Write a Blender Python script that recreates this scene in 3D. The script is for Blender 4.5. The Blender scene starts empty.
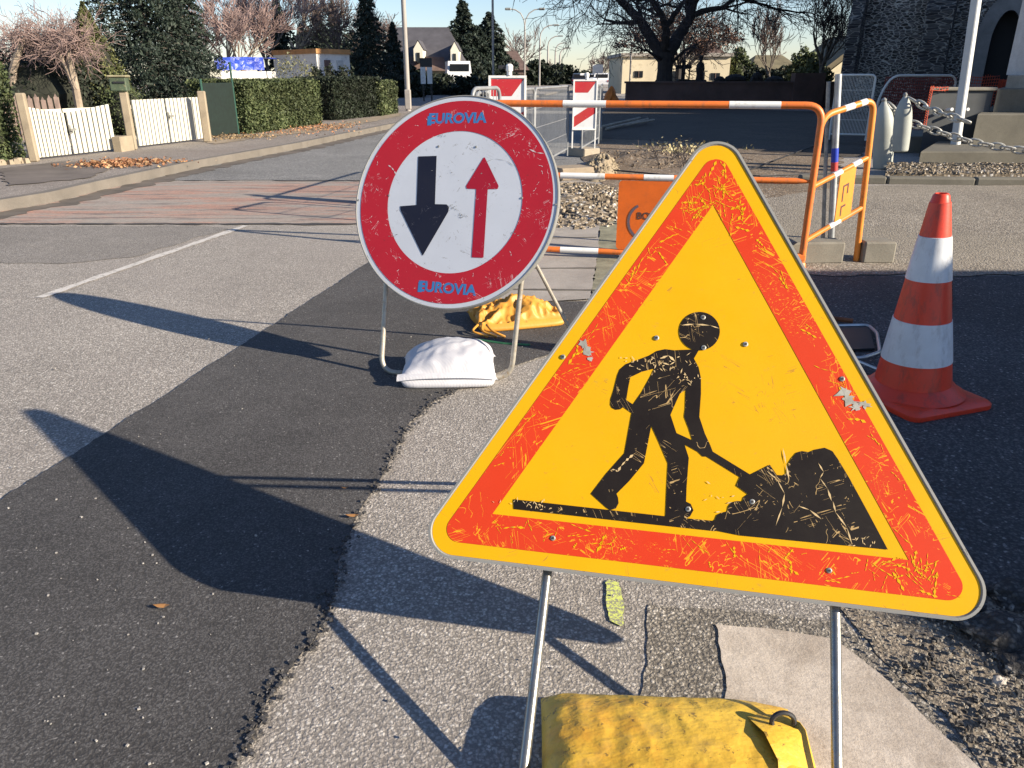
import bpy, math, random
import numpy as np
from mathutils import Vector, Matrix, noise
from mathutils.geometry import tessellate_polygon
R = math.radians
random.seed(7); rng = np.random.default_rng(7)
scene = bpy.context.scene
col = scene.collection

# ------------------------------------------------------------------ camera, light, exposure
CAM_H, PITCH, FPX = 1.15, R(21.8), 770.0
cam_d = bpy.data.cameras.new('camera'); cam = bpy.data.objects.new('camera', cam_d); col.objects.link(cam)
cam.location = (0, 0, CAM_H); cam.rotation_euler = (R(90) - PITCH, 0, 0)
cam_d.sensor_width = 36; cam_d.lens = FPX / 1024 * 36; cam_d.clip_start = .05; cam_d.clip_end = 3000
scene.camera = cam
SUN_TO = Vector((2.17, -0.94, 1.0)).normalized()            # direction towards the sun
sun_d = bpy.data.lights.new('sun', 'SUN'); sun = bpy.data.objects.new('sun', sun_d); col.objects.link(sun)
sun.rotation_euler = SUN_TO.to_track_quat('Z', 'Y').to_euler()
sun_d.energy = 4.6; sun_d.angle = R(0.55); sun_d.color = (1.0, .88, .71)
world = bpy.data.worlds.new('World'); scene.world = world; world.use_nodes = True
wn = world.node_tree.nodes; wl = world.node_tree.links
sky = wn.new('ShaderNodeTexSky'); sky.sky_type = 'NISHITA'; sky.sun_disc = False
sky.sun_elevation = math.asin(SUN_TO.z); sky.sun_rotation = math.atan2(SUN_TO.x, SUN_TO.y)
sky.air_density = 1.0; sky.dust_density = .15; sky.ozone_density = 3.0
wbn = wn.new('ShaderNodeMix'); wbn.data_type = 'RGBA'; wbn.blend_type = 'MULTIPLY'; wbn.inputs[0].default_value = 1; wbn.inputs[7].default_value = (.98, .96, 1.05, 1)   # camera white balance
wl.new(sky.outputs[0], wbn.inputs[6]); wl.new(wbn.outputs[2], wn['Background'].inputs[0]); wn['Background'].inputs[1].default_value = .070
scene.view_settings.view_transform = 'Standard'; scene.view_settings.look = 'None'
scene.view_settings.exposure = 1.22; scene.view_settings.gamma = 1
scene.view_settings.use_curve_mapping = False

# ------------------------------------------------------------------ placing: where a line of sight meets the ground, or a given distance
def _ray(u, v):
    a = (u - 512) / FPX; b = -(v - 384) / FPX; c, s = math.cos(PITCH), math.sin(PITCH)
    return Vector((a, c + b * s, -s + b * c))
def G(u, v, z=0.0):
    r = _ray(u, v); return Vector((0, 0, CAM_H)) + r * ((z - CAM_H) / r.z)
def A(u, v, Y):
    r = _ray(u, v); return Vector((0, 0, CAM_H)) + r * (Y / r.y)
def G2(u, v): p = G(u, v); return (p.x, p.y)
def V(*a): return Vector(a)

# ------------------------------------------------------------------ materials
def lin(h):
    h = h.lstrip('#'); r = [int(h[i:i + 2], 16) / 255 for i in (0, 2, 4)]
    return tuple(((c + .055) / 1.055) ** 2.4 if c > .04045 else c / 12.92 for c in r) + (1,)
def c3(c): return tuple(c) + (1,) if len(c) == 3 else tuple(c)
class NT:
    def __init__(s, name, rough=.8, metal=0.0, spec=.5):
        s.m = bpy.data.materials.new(name); s.m.use_nodes = True
        s.n = s.m.node_tree.nodes; s.l = s.m.node_tree.links
        s.b = s.n['Principled BSDF']; s.b.inputs['Roughness'].default_value = rough
        s.b.inputs['Metallic'].default_value = metal; s.b.inputs['Specular IOR Level'].default_value = spec
        s.tc = s.n.new('ShaderNodeTexCoord').outputs['Object']
    def val(s, sock, v):
        if hasattr(v, 'is_output'): s.l.new(v, sock)
        else: sock.default_value = v
    def map(s, scale=(1, 1, 1), rot=(0, 0, 0), loc=(0, 0, 0), src=None):
        n = s.n.new('ShaderNodeMapping'); s.l.new(src or s.tc, n.inputs[0])
        n.inputs['Scale'].default_value = scale; n.inputs['Rotation'].default_value = rot; n.inputs['Location'].default_value = loc
        return n.outputs[0]
    def noise(s, scale, detail=3, rough=.55, src=None, dist=0.0, color=False):
        n = s.n.new('ShaderNodeTexNoise'); s.l.new(src or s.tc, n.inputs['Vector'])
        n.inputs['Scale'].default_value = scale; n.inputs['Detail'].default_value = detail
        n.inputs['Roughness'].default_value = rough; n.inputs['Distortion'].default_value = dist
        return n.outputs['Color' if color else 'Fac']
    def vor(s, scale, feature='F1', src=None, rand=1.0, out='Distance'):
        n = s.n.new('ShaderNodeTexVoronoi'); n.feature = feature; s.l.new(src or s.tc, n.inputs['Vector'])
        n.inputs['Scale'].default_value = scale; n.inputs['Randomness'].default_value = rand
        return n.outputs[out]
    def ramp(s, fac, stops, interp='LINEAR'):
        n = s.n.new('ShaderNodeValToRGB'); s.l.new(fac, n.inputs[0]); cr = n.color_ramp; cr.interpolation = interp
        while len(cr.elements) < len(stops): cr.elements.new(.5)
        for e, (p, c) in zip(cr.elements, stops):
            e.position = p; e.color = (c, c, c, 1) if isinstance(c, (int, float)) else c3(c)
        return n.outputs[0]
    def mix(s, fac, a, b, mode='MIX'):
        n = s.n.new('ShaderNodeMix'); n.data_type = 'RGBA'; n.blend_type = mode
        s.val(n.inputs[0], fac)
        s.val(n.inputs[6], a if hasattr(a, 'is_output') else c3(a)); s.val(n.inputs[7], b if hasattr(b, 'is_output') else c3(b))
        return n.outputs[2]
    def math(s, op, a, b=0.0, c=None):
        n = s.n.new('ShaderNodeMath'); n.operation = op; s.val(n.inputs[0], a); s.val(n.inputs[1], b)
        if c is not None: s.val(n.inputs[2], c)
        return n.outputs[0]
    def island(s):
        return s.n.new('ShaderNodeNewGeometry').outputs['Random Per Island']
    def sepx(s, c, i=0):
        n = s.n.new('ShaderNodeSeparateColor'); s.l.new(c, n.inputs[0]); return n.outputs[i]
    def color(s, c): s.val(s.b.inputs['Base Color'], c if hasattr(c, 'is_output') else c3(c)); return s
    def rough(s, r): s.val(s.b.inputs['Roughness'], r); return s
    def bump(s, h, strength=.3, dist=.01):
        n = s.n.new('ShaderNodeBump'); n.inputs['Strength'].default_value = strength; n.inputs['Distance'].default_value = dist
        s.l.new(h, n.inputs['Height']); s.l.new(n.outputs[0], s.b.inputs['Normal']); return s

def m_plain(name, c, var=.25, scale=6, rough=.8, metal=0, bump=.15, dirt=None):
    t = NT(name, rough, metal)
    n = t.noise(scale, 5, .6); c = c3(c)
    a = tuple(x * (1 - var) for x in c[:3]); b = tuple(min(1, x * (1 + var)) for x in c[:3])
    k = t.mix(t.ramp(n, [(.3, 0.0), (.7, 1.0)]), a, b)
    if dirt: k = t.mix(t.ramp(t.noise(scale * 3.1, 6, .7), [(.55, 0.0), (.68, 1.0)]), k, dirt)
    t.color(k)
    if bump: t.bump(t.noise(scale * 8, 4), bump, .004)
    return t.m

def m_asphalt(name, dark, light, size, speck, speck_amt, big=.25, bump=.7, tint=None, tint_amt=.5):
    """stones in bitumen: per-stone grey from dark to light, a share of pale stones"""
    t = NT(name, .86, 0, .35)
    warp = t.mix(.012, t.tc, t.noise(size * .8, 2, color=True), 'ADD')
    cellc = t.vor(size, out='Color', src=warp); d = t.vor(size, src=warp)
    k = t.ramp(t.sepx(cellc), [(0.0, dark), (.55, tuple((a + b) / 2 for a, b in zip(dark, light))), (1.0, light)])
    k = t.mix(t.ramp(t.sepx(cellc, 1), [(1 - speck_amt - .02, 0.0), (1 - speck_amt, 1.0)]), k, speck)
    gap = t.ramp(d, [(.35, 0.0), (.62, 1.0)])
    k = t.mix(t.math('MULTIPLY', gap, .75), k, tuple(x * .5 for x in dark))
    fine = t.noise(size * 3, 3, .7)
    k = t.mix(.28, k, t.ramp(fine, [(.3, .45), (.7, 1.5)]), 'MULTIPLY')
    lo = t.noise(.9, 5, .62, dist=.6); mid = t.noise(7, 4, .65)
    k = t.mix(1.0, k, t.ramp(lo, [(.25, 1 - big), (.75, 1 + big)]), 'MULTIPLY')
    k = t.mix(1.0, k, t.ramp(mid, [(.25, 1 - big * .55), (.75, 1 + big * .55)]), 'MULTIPLY')
    if tint: k = t.mix(t.math('MULTIPLY', t.ramp(t.noise(.55, 4, .6, dist=1), [(.42, 0.0), (.66, 1.0)]), tint_amt), k, tint)
    t.color(k)
    h = t.math('ADD', t.math('MULTIPLY', d, -1.0), t.math('MULTIPLY', fine, .5))
    t.bump(h, bump, .006)
    return t.m

def m_leaf(name, a, b, c=None, rough=.65, trans=0.0):
    t = NT(name, rough, 0, .3)
    k = t.ramp(t.island(), [(0.0, a), (.6, b), (1.0, c or b)])
    k = t.mix(1.0, k, t.ramp(t.noise(2.1, 4, .65), [(.3, .5), (.7, 1.55)]), 'MULTIPLY')
    t.color(k)
    return t.m

def scratches(t, amount=1.0, seed=0.0):
    """thin broken scuff lines in the sheet's own plane; returns a 0..1 mask"""
    total = None
    for i, (ang, st, sc, w) in enumerate(((.5, 14, 3.2, .0045), (1.35, 20, 2.6, .0040), (2.2, 12, 3.6, .0045), (2.75, 24, 2.2, .0050), (0.95, 9, 6, .0050), (1.9, 1.5, 13, .0040))):
        mp = t.map((1, st, 1), src=t.map((1, 1, 1), (0, 0, ang), (seed + i * 3.7, i * 1.9, 0)))
        n = t.noise(sc, 2.5, .6, src=mp, dist=.05)
        line = t.math('LESS_THAN', t.math('ABSOLUTE', t.math('SUBTRACT', n, .5)), w)
        gate = t.noise(7.0 + i, 4, .65, src=t.map((1, 1, 1), (0, 0, 0), (seed * 2 + i * 7.1, 3, 0)))
        line = t.math('MULTIPLY', line, t.math('GREATER_THAN', gate, .64 - .05 * amount))
        total = line if total is None else t.math('MAXIMUM', total, line)
    chip = t.math('GREATER_THAN', t.noise(90, 4, .7), .73 - .02 * amount)
    zone = t.math('GREATER_THAN', t.noise(4.5, 3, .6, src=t.map((1, 1, 1), (0, 0, 0), (seed + 9, 1, 0))), .5)
    hot = t.math('GREATER_THAN', t.noise(130, 5, .8, src=t.map((1, 2.2, 1), (0, 0, .9))), .60); hz = t.math('GREATER_THAN', t.noise(5.5, 3, .6, src=t.map((1, 1, 1), (0, 0, 0), (seed + 2, 4, 0))), .60)
    return t.math('MAXIMUM', t.math('MULTIPLY', t.math('MULTIPLY', hot, hz), 1.0 if amount > 1.2 else 0.0), t.math('MAXIMUM', total, t.math('MULTIPLY', chip, zone)))

# ------------------------------------------------------------------ mesh builder
class MB:
    def __init__(s): s.v = []; s.f = []; s.smooth = False
    def add(s, vs, fs):
        o = len(s.v); s.v.extend([tuple(p) for p in vs]); s.f.extend([tuple(i + o for i in f) for f in fs]); return s
    def box(s, c, size, rot=None, taper=1.0, bev=0.0):
        hx, hy, hz = size[0] / 2, size[1] / 2, size[2] / 2
        M = rot if isinstance(rot, Matrix) else Matrix.Rotation(rot or 0, 3, 'Z')
        c = Vector(c)
        if bev > 0:
            b = min(bev, hx * .9, hy * .9, hz * .9); ring = []
            for z, e in ((-hz, b), (-hz + b, 0), (hz - b, 0), (hz, b)):
                k = 1 if z < 0 else taper
                X, Y = (hx - e) * k, (hy - e) * k
                ring.append([(-X + (b - e), -Y), (X - (b - e), -Y), (X, -Y + (b - e)), (X, Y - (b - e)), (X - (b - e), Y), (-X + (b - e), Y), (-X, Y - (b - e)), (-X, -Y + (b - e))])
                ring[-1] = [(x, y, z) for x, y in ring[-1]]
            vs = [c + M @ Vector(p) for r_ in ring for p in r_]; fs = []
            for i in range(3):
                for j in range(8): fs.append((i * 8 + j, i * 8 + (j + 1) % 8, (i + 1) * 8 + (j + 1) % 8, (i + 1) * 8 + j))
            fs.append(tuple(range(7, -1, -1))); fs.append(tuple(range(24, 32)))
            return s.add(vs, fs)
        vs = []
        for z in (-1, 1):
            k = 1 if z < 0 else taper
            for x, y in ((-1, -1), (1, -1), (1, 1), (-1, 1)): vs.append(c + M @ Vector((x * hx * k, y * hy * k, z * hz)))
        return s.add(vs, [(3, 2, 1, 0), (4, 5, 6, 7), (0, 1, 5, 4), (1, 2, 6, 5), (2, 3, 7, 6), (3, 0, 4, 7)])
    def tube(s, pts, r, n=8, cap=True):
        pts = [Vector(p) for p in pts]; N = len(pts)
        rs = r if isinstance(r, (list, tuple)) else [r] * N
        rings = []; up = None
        for i, p in enumerate(pts):
            d = (pts[min(i + 1, N - 1)] - pts[max(i - 1, 0)])
            if d.length < 1e-9: d = Vector((0, 0, 1))
            d.normalize()
            if up is None: up = Vector((0, 0, 1)) if abs(d.z) < .9 else Vector((1, 0, 0))
            a = d.cross(up)
            if a.length < 1e-4: a = d.cross(Vector((1, .3, 0)))
            a.normalize(); b = a.cross(d).normalized(); up = b
            rings.append([p + (a * math.cos(2 * math.pi * k / n) + b * math.sin(2 * math.pi * k / n)) * rs[i] for k in range(n)])
        vs = [q for g in rings for q in g]; fs = []
        for i in range(N - 1):
            for k in range(n): fs.append((i * n + k, (i + 1) * n + k, (i + 1) * n + (k + 1) % n, i * n + (k + 1) % n))
        if cap: fs += [tuple(range(n)), tuple(range((N - 1) * n + n - 1, (N - 1) * n - 1, -1))]
        return s.add(vs, fs)
    def poly(s, outer, holes=(), z=0.0, th=0.0, fr=None):
        """flat polygon (with holes) at height z of its frame, thickness th downwards"""
        fr = fr or (lambda x, y, z_: (x, y, z_))
        loops = [list(outer)] + [list(h) for h in holes]
        tri = tessellate_polygon([[Vector((x, y, 0)) for x, y in lp] for lp in loops])
        flat = [p for lp in loops for p in lp]
        def cw(t):
            a, b, c = (flat[i] for i in t); return (b[0] - a[0]) * (c[1] - a[1]) - (b[1] - a[1]) * (c[0] - a[0]) < 0
        tri = [t[::-1] if cw(t) else t for t in tri]
        s.add([fr(x, y, z) for x, y in flat], tri)
        if th:
            s.add([fr(x, y, z - th) for x, y in flat], [t[::-1] for t in tri])
            for lp in loops:
                n = len(lp); ar = sum(lp[i][0] * lp[(i + 1) % n][1] - lp[(i + 1) % n][0] * lp[i][1] for i in range(n))
                if (ar < 0) == (lp is loops[0]): lp = lp[::-1]
                vs = [fr(x, y, z) for x, y in lp] + [fr(x, y, z - th) for x, y in lp]
                s.add(vs, [(i, n + i, n + (i + 1) % n, (i + 1) % n) for i in range(n)])
        return s
    def lathe(s, prof, c=(0, 0, 0), n=24, M=None):
        vs = []; c = Vector(c); M = M or Matrix.Identity(3)
        for r_, z in prof:
            for k in range(n): vs.append(c + M @ Vector((r_ * math.cos(2 * math.pi * k / n), r_ * math.sin(2 * math.pi * k / n), z)))
        fs = [(i * n + k, i * n + (k + 1) % n, (i + 1) * n + (k + 1) % n, (i + 1) * n + k) for i in range(len(prof) - 1) for k in range(n)]
        if prof[0][0] > 1e-6: fs.append(tuple(range(n - 1, -1, -1)))
        if prof[-1][0] > 1e-6: fs.append(tuple((len(prof) - 1) * n + k for k in range(n)))
        return s.add(vs, fs)
    def leaves(s, P, size, flat=0.0, aspect=.6, nrm=None):
        """a leaf quad at each point of P (numpy n x 3)"""
        n = len(P)
        if n == 0: return s
        d = rng.normal(size=(n, 3)); d[:, 2] *= (1 - flat)
        a = d / np.linalg.norm(d, axis=1)[:, None]
        e = rng.normal(size=(n, 3)); b = np.cross(a, e); b /= np.linalg.norm(b, axis=1)[:, None]
        sz = size * rng.uniform(.6, 1.4, (n, 1))
        a = a * sz / 2; b = b * sz * aspect / 2
        Q = np.stack([P - a, P + b * .9 + a * .1, P + a, P - b * .9 + a * .1], 1).reshape(-1, 3)
        o = len(s.v); s.v.extend(map(tuple, Q.tolist()))
        s.f.extend([(o + 4 * i, o + 4 * i + 1, o + 4 * i + 2, o + 4 * i + 3) for i in range(n)]); return s
    def build(s, name, mat, parent=None, M=None, smooth=False, kind=None, label=None):
        me = bpy.data.meshes.new(name)
        if M is None:
            org = parent.matrix_world.translation if parent else Vector((0, 0, 0))
            org = WORLD.get(parent.name, org) if parent else org
            vs = [(x - org.x, y - org.y, z - org.z) for x, y, z in s.v]
        else: vs = s.v
        me.from_pydata(vs, [], s.f); me.update()
        if smooth:
            me.polygons.foreach_set('use_smooth', [True] * len(me.polygons))
            if smooth != 'all':
                try: me.set_sharp_from_angle(angle=R(40))
                except Exception: pass
        me.materials.append(mat)
        o = bpy.data.objects.new(name, me); col.objects.link(o)
        if parent:
            o.parent = parent; org = WORLD[parent.name]
            if M is not None and parent.name in MLOC: WORLD[o.name] = org.copy()
            elif M is not None:
                MLOC[o.name] = M; o.matrix_local = Matrix.Translation(-org) @ M; WORLD[o.name] = org.copy()
            else: WORLD[o.name] = org.copy()
        else:
            if M is not None: o.matrix_world = M
            WORLD[o.name] = Vector((0, 0, 0))
        if kind: o['kind'] = kind
        if label: o['label'] = label
        return o
WORLD = {}; MLOC = {}
def thing(name, loc, label, cat, group=None):
    o = bpy.data.objects.new(name, None); col.objects.link(o); o.location = loc; o.empty_display_size = .2
    WORLD[o.name] = Vector(loc); o['label'] = label; o['category'] = cat
    if group: o['group'] = group
    return o
def sole(mb, name, mat, loc, label, cat, group=None, smooth=False, kind=None):
    """a thing that is one mesh"""
    loc = Vector(loc); me = MB(); me.v = [(x - loc.x, y - loc.y, z - loc.z) for x, y, z in mb.v]; me.f = mb.f
    o = me.build(name, mat, smooth=smooth); o.location = loc; WORLD[o.name] = loc
    o['label'] = label; o['category'] = cat
    if group: o['group'] = group
    if kind: o['kind'] = kind
    return o
def dup(root, shift, label, group=None):
    r = root.copy(); col.objects.link(r); r.location = root.location + Vector(shift); r['label'] = label
    WORLD[r.name] = WORLD[root.name] + Vector(shift)
    if group: r['group'] = group
    for ch in list(root.children):
        c = ch.copy(); col.objects.link(c); c.parent = r
        for g in list(ch.children):
            d = g.copy(); col.objects.link(d); d.parent = c
    return r
def ragged(poly, amp, step, seed=0, keep=()):
    out = []; n = len(poly)
    for i in range(n):
        a = Vector(poly[i]); b = Vector(poly[(i + 1) % n]); L = (b - a).length; m = max(1, int(L / step))
        if i in keep: out.append(tuple(a)); continue
        nr = Vector((-(b - a).y, (b - a).x)).normalized() if L > 0 else Vector((0, 0))
        for k in range(m):
            p = a.lerp(b, k / m); q = Vector((p.x * 1.0, p.y, seed))
            d = noise.noise(q * 5) * amp * 2.4 + noise.noise(q * 22) * amp * 1.2 * (.4 + abs(noise.noise(q * 3)) * 2) + (noise.noise(q * 90) * .5 + random.uniform(-.15, .15)) * amp * (.3 + 1.6 * abs(noise.noise(q * 4)))
            p = p + nr * d; out.append((p.x, p.y))
    return out
def rounded(pts, r, n=8):
    """round the corners of a convex polygon"""
    out = []; N = len(pts); rr = r if isinstance(r, (list, tuple)) else [r] * N
    for i in range(N):
        p = Vector(pts[i]); a = (Vector(pts[i - 1]) - p).normalized(); b = (Vector(pts[(i + 1) % N]) - p).normalized()
        ri = rr[i]
        if ri <= 0: out.append((p.x, p.y)); continue
        ang = a.angle(b); t = ri / math.tan(ang / 2); c = p + (a + b).normalized() * (ri / math.sin(ang / 2))
        s0 = p + a * t - c; s1 = p + b * t - c
        a0 = math.atan2(s0.y, s0.x); a1 = math.atan2(s1.y, s1.x); d = (a1 - a0 + math.pi) % (2 * math.pi) - math.pi
        for k in range(n + 1): out.append((c.x + ri * math.cos(a0 + d * k / n), c.y + ri * math.sin(a0 + d * k / n)))
    return out
def bend(pts, r, n=5):
    """round the inner corners of an open 3-D path"""
    pts = [Vector(p) for p in pts]; out = [pts[0]]
    for i in range(1, len(pts) - 1):
        p = pts[i]; a = pts[i - 1] - p; b = pts[i + 1] - p; t = min(r, a.length * .49, b.length * .49)
        s0 = p + a.normalized() * t; s1 = p + b.normalized() * t
        for k in range(n + 1):
            u = k / n; out.append(s0 * (1 - u) ** 2 + p * 2 * u * (1 - u) + s1 * u * u)
    out.append(pts[-1]); return out

# ------------------------------------------------------------------ shared materials
M_road = m_asphalt('worn_asphalt', (.28, .255, .225), (.48, .435, .385), 140, (.62, .58, .52), .09, .15, .45, (.28, .25, .225), .35)
M_patch = m_asphalt('fresh_asphalt', (.068, .064, .062), (.120, .115, .112), 175, (.24, .23, .22), .008, .24, .35)
M_coarse = m_asphalt('coarse_asphalt', (.18, .16, .135), (.40, .36, .30), 125, (.50, .46, .40), .10, .2, .6)
M_shadeasph = m_asphalt('shade_grey_asphalt', (.06, .06, .062), (.13, .125, .125), 110, (.3, .29, .28), .03, .22, .7)
M_walk = m_asphalt('pavement_asphalt', (.24, .21, .185), (.40, .36, .32), 90, (.5, .47, .42), .06, .2, .4, (.20, .165, .14), .5)
M_dirt = m_asphalt('dug_earth', (.17, .125, .085), (.35, .27, .19), 38, (.40, .36, .3), .10, .35, 1.0, (.12, .09, .06), .6)
M_gravel = m_asphalt('gravel', (.18, .14, .095), (.42, .35, .255), 30, (.6, .56, .5), .12, .25, 1.0)
def m_concrete(name, c, stain=(.16, .13, .10)):
    t = NT(name, .85); k = t.mix(t.ramp(t.noise(3.2, 6, .62, dist=.5), [(.3, 0.0), (.72, 1.0)]), tuple(x * .78 for x in c), tuple(min(.9, x * 1.18) for x in c))
    k = t.mix(t.math('MULTIPLY', t.ramp(t.noise(11, 6, .7, dist=1), [(.55, 0.0), (.75, 1.0)]), .45), k, stain)
    k = t.mix(t.math('MULTIPLY', t.ramp(t.vor(55), [(.06, 1.0), (.13, 0.0)]), .5), k, tuple(x * .5 for x in c))
    k = t.mix(.3, k, t.ramp(t.noise(180, 2), [(.3, .5), (.7, 1.4)]), 'MULTIPLY')
    t.color(k); t.bump(t.noise(60, 5, .7), .35, .004); return t.m
M_conc = m_concrete('pale_concrete', (.47, .42, .36)); M_conc2 = m_concrete('old_concrete', (.30, .27, .22)); M_conc3 = m_concrete('dark_stone', (.20, .185, .15))
M_slab = m_concrete('slab_concrete', (.32, .29, .255))
M_galv = m_plain('galvanised_steel', (.42, .44, .45), .25, 12, .42, .75, .1)
M_zinc = m_plain('dull_zinc_edge', (.30, .30, .28), .3, 20, .55, .5, .1, (.16, .14, .11))
M_bark = m_plain('grey_bark', (.13, .11, .09), .4, 9, .95, 0, .8)
M_barkdark = m_plain('dark_bark', (.035, .030, .028), .4, 6, .95, 0, .8)
M_barkpale = m_plain('pale_bark', (.30, .24, .18), .3, 9, .95, 0, .6)
M_twig = m_plain('twigs', (.14, .105, .095), .3, 3, .95, 0, 0)
M_twigdark = m_plain('dark_twigs', (.055, .046, .045), .3, 3, .95, 0, 0)
M_twigpink = m_plain('mauve_twigs', (.27, .19, .17), .3, 3, .95, 0, 0)
M_white = m_plain('white_paint', (.78, .77, .73), .06, 4, .5, 0, .05, (.55, .52, .45))
M_black = m_plain('black_plastic', (.02, .02, .022), .2, 9, .5, 0, .1)
M_glass = m_plain('dark_glass', (.02, .024, .03), .2, 2, .08, 0, 0)

# ================================================================== THE SETTING
def struct(mb, name, mat, kind='structure'):
    o = mb.build(name, mat); o['kind'] = kind; return o
def sheet(name, poly, z, mat, th=0.0): return struct(MB().poly(poly, z=z, th=th), name, mat)
struct(MB().add([(-400, -60, 0), (400, -60, 0), (400, 1500, 0), (-400, 1500, 0)], [(0, 1, 2, 3)]), 'ground', M_road)

def m_pavers():
    t = NT('red_brick_pavers', .85); br = t.n.new('ShaderNodeTexBrick'); t.l.new(t.map((1, 1, 1), (0, 0, R(7))), br.inputs['Vector'])
    br.inputs['Scale'].default_value = 9; br.inputs['Mortar Size'].default_value = .012
    br.inputs['Color1'].default_value = (.44, .23, .165, 1); br.inputs['Color2'].default_value = (.33, .22, .17, 1); br.inputs['Mortar'].default_value = (.17, .15, .13, 1)
    k = t.mix(t.math('MULTIPLY', t.ramp(t.noise(1.6, 5, .7, src=t.map((.4, 2.5, 1))), [(.42, 0.0), (.56, 1.0)]), .9), br.outputs[0], (.29, .265, .23))
    k = t.mix(.5, k, t.ramp(t.noise(40, 4, .7), [(.3, .6), (.7, 1.4)]), 'MULTIPLY')
    k = t.mix(t.math('MULTIPLY', t.ramp(t.noise(2.4, 6, .75, src=t.map((.5, 3.5, 1), loc=(4, 2, 0))), [(.52, 0.0), (.60, 1.0)]), .85), k, (.13, .105, .095))
    t.color(k); t.bump(t.noise(70, 3), .5, .006); return t.m
kerb = [G2(0, 212), G2(52, 203), G2(100, 191), G2(200, 168), G2(300, 149), G2(380, 131)]
k0 = Vector(kerb[3]); kd = (Vector(kerb[-1]) - Vector(kerb[2])).normalized()
kerb_far = tuple(Vector(kerb[-1]) + kd * 160); kerb_near = (kerb[0][0] - .3, 3.0)
# the strip of brick pavers across the carriageway
by0, by1 = G(200, 224).y, G(360, 182).y
band = [(G(0, 227).x - 4.0, by0), (2.0, by0), (2.0, by1)] + [(k0.x + kd.x * (by1 - k0.y) / kd.y, by1), kerb[2], kerb[1], kerb[0], (kerb[0][0] - .6, by0 + .1)]
sheet('paver_strip', ragged([(.45, by0), (.45, by1), (k0.x + kd.x * (by1 - k0.y) / kd.y, by1), kerb[2], kerb[1], kerb[0], (kerb[0][0] - .1, by0)], .012, .05), .004, m_pavers())
for y_, w_ in ((by0 - .05, .05), (by1 + .06, .045)):
    sheet('tar_seam', ragged([(-5.2 if y_ < 8 else -4.6, y_ + .02), (.6, y_ - .02), (.6, y_ + w_), (-5.2 if y_ < 8 else -4.6, y_ + w_ + .02)], .02, .04), .006, m_plain('tar', (.06, .055, .05), .3, 8, .8, 0, .2))
# darker old carriageway beyond the pavers and along the kerb
sheet('far_road', ragged([kerb[3], (k0.x + kd.x * (by1 + .15 - k0.y) / kd.y, by1 + .15), (1.2, by1 + .15), (6.5, 60), (14, 150), (1, 150), kerb_far[:2]], .03, .4), .003, m_asphalt('old_carriageway', (.17, .17, .168), (.34, .335, .32), 90, (.45, .43, .4), .06, .2, .5))
# gutter of dark dirt by the kerb
def offs(pl, d):
    out = []
    for i, p in enumerate(pl):
        a = Vector(pl[max(i - 1, 0)]); b = Vector(pl[min(i + 1, len(pl) - 1)]); n = (b - a).normalized(); out.append((p[0] + n.y * d, p[1] - n.x * d))
    return out
kline = [kerb_near] + kerb + [kerb_far[:2]]
M_gut = m_plain('gutter_dirt', (.11, .092, .075), .4, 3, .95, 0, .3)
sheet('gutter', ragged(offs(kline, .02) + offs(kline, .30)[::-1], .05, .08), .0075, M_gut)
# pavement on the left with a kerb step
left_edge = offs(kline, -14)
sheet('pavement', [(p[0], p[1]) for p in offs(kline, -.11)] + left_edge[::-1], .10, M_walk)
struct(MB().poly(offs(kline, 0) + offs(kline, -.11)[::-1], z=.105, th=.12), 'kerb', m_concrete('kerb_stone', (.155, .138, .118)))
sheet('drive_apron', ragged([G2(10, 196), G2(90, 188), G2(128, 170), G2(60, 170), G2(0, 178)], .03, .06), .108, m_plain('patched_asphalt', (.13, .11, .095), .3, 2.5, .9, 0, .2))
M_earth = m_plain('brown_soil', (.19, .145, .10), .35, 5, .95, 0, .5)

# white line
wl_ = [G2(28, 302), G2(243, 227)]
d_ = (Vector(wl_[1]) - Vector(wl_[0])).normalized(); n_ = Vector((d_.y, -d_.x)) * .030
def m_worn_white(name, c=(.54, .51, .47), th=.46):
    t = NT(name, .8); w = t.ramp(t.noise(26, 6, .75), [(th - .05, 0.0), (th + .06, 1.0)])
    t.color(t.mix(w, (.30, .28, .25), c)); t.bump(t.noise(120, 3), .5, .005); return t.m
P0 = Vector(wl_[0]) + d_ * .08; P1 = Vector(wl_[1]) + d_ * .05
sheet('white_line', ragged([tuple(P0 - n_), tuple(P1 - n_), tuple(P1 + n_), tuple(P0 + n_)], .006, .02), .004, m_worn_white('worn_road_paint', th=.42))
Q0 = P1 + d_ * 4.0; Q1 = Q0 + d_ * 3
sheet('white_line', [tuple(Q0 - n_), tuple(Q1 - n_), tuple(Q1 + n_), tuple(Q0 + n_)], .0065, m_worn_white('worn_road_paint_far', th=.5))

# fresh dark trench reinstatement
pa = [G2(370, 262), G2(240, 347), G2(120, 425), G2(0, 502)]
e0 = Vector(pa[0]); e3 = Vector(pa[3]); dd = (e3 - e0).normalized()
patch = [tuple(e0 - dd * 1.35)] + pa + [tuple(e3 + dd * 2.4), (-.55, -.6), (-.56, .6), G2(233, 768), G2(268, 695), G2(318, 640), G2(330, 600), G2(345, 543), G2(385, 470), G2(408, 428), G2(432, 402), G2(478, 380), G2(560, 352), G2(640, 318), G2(640, 302), G2(545, 302), G2(470, 296), G2(452, 240)]
sheet('new_asphalt', ragged(patch, .0055, .010), .006, M_patch)
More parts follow.
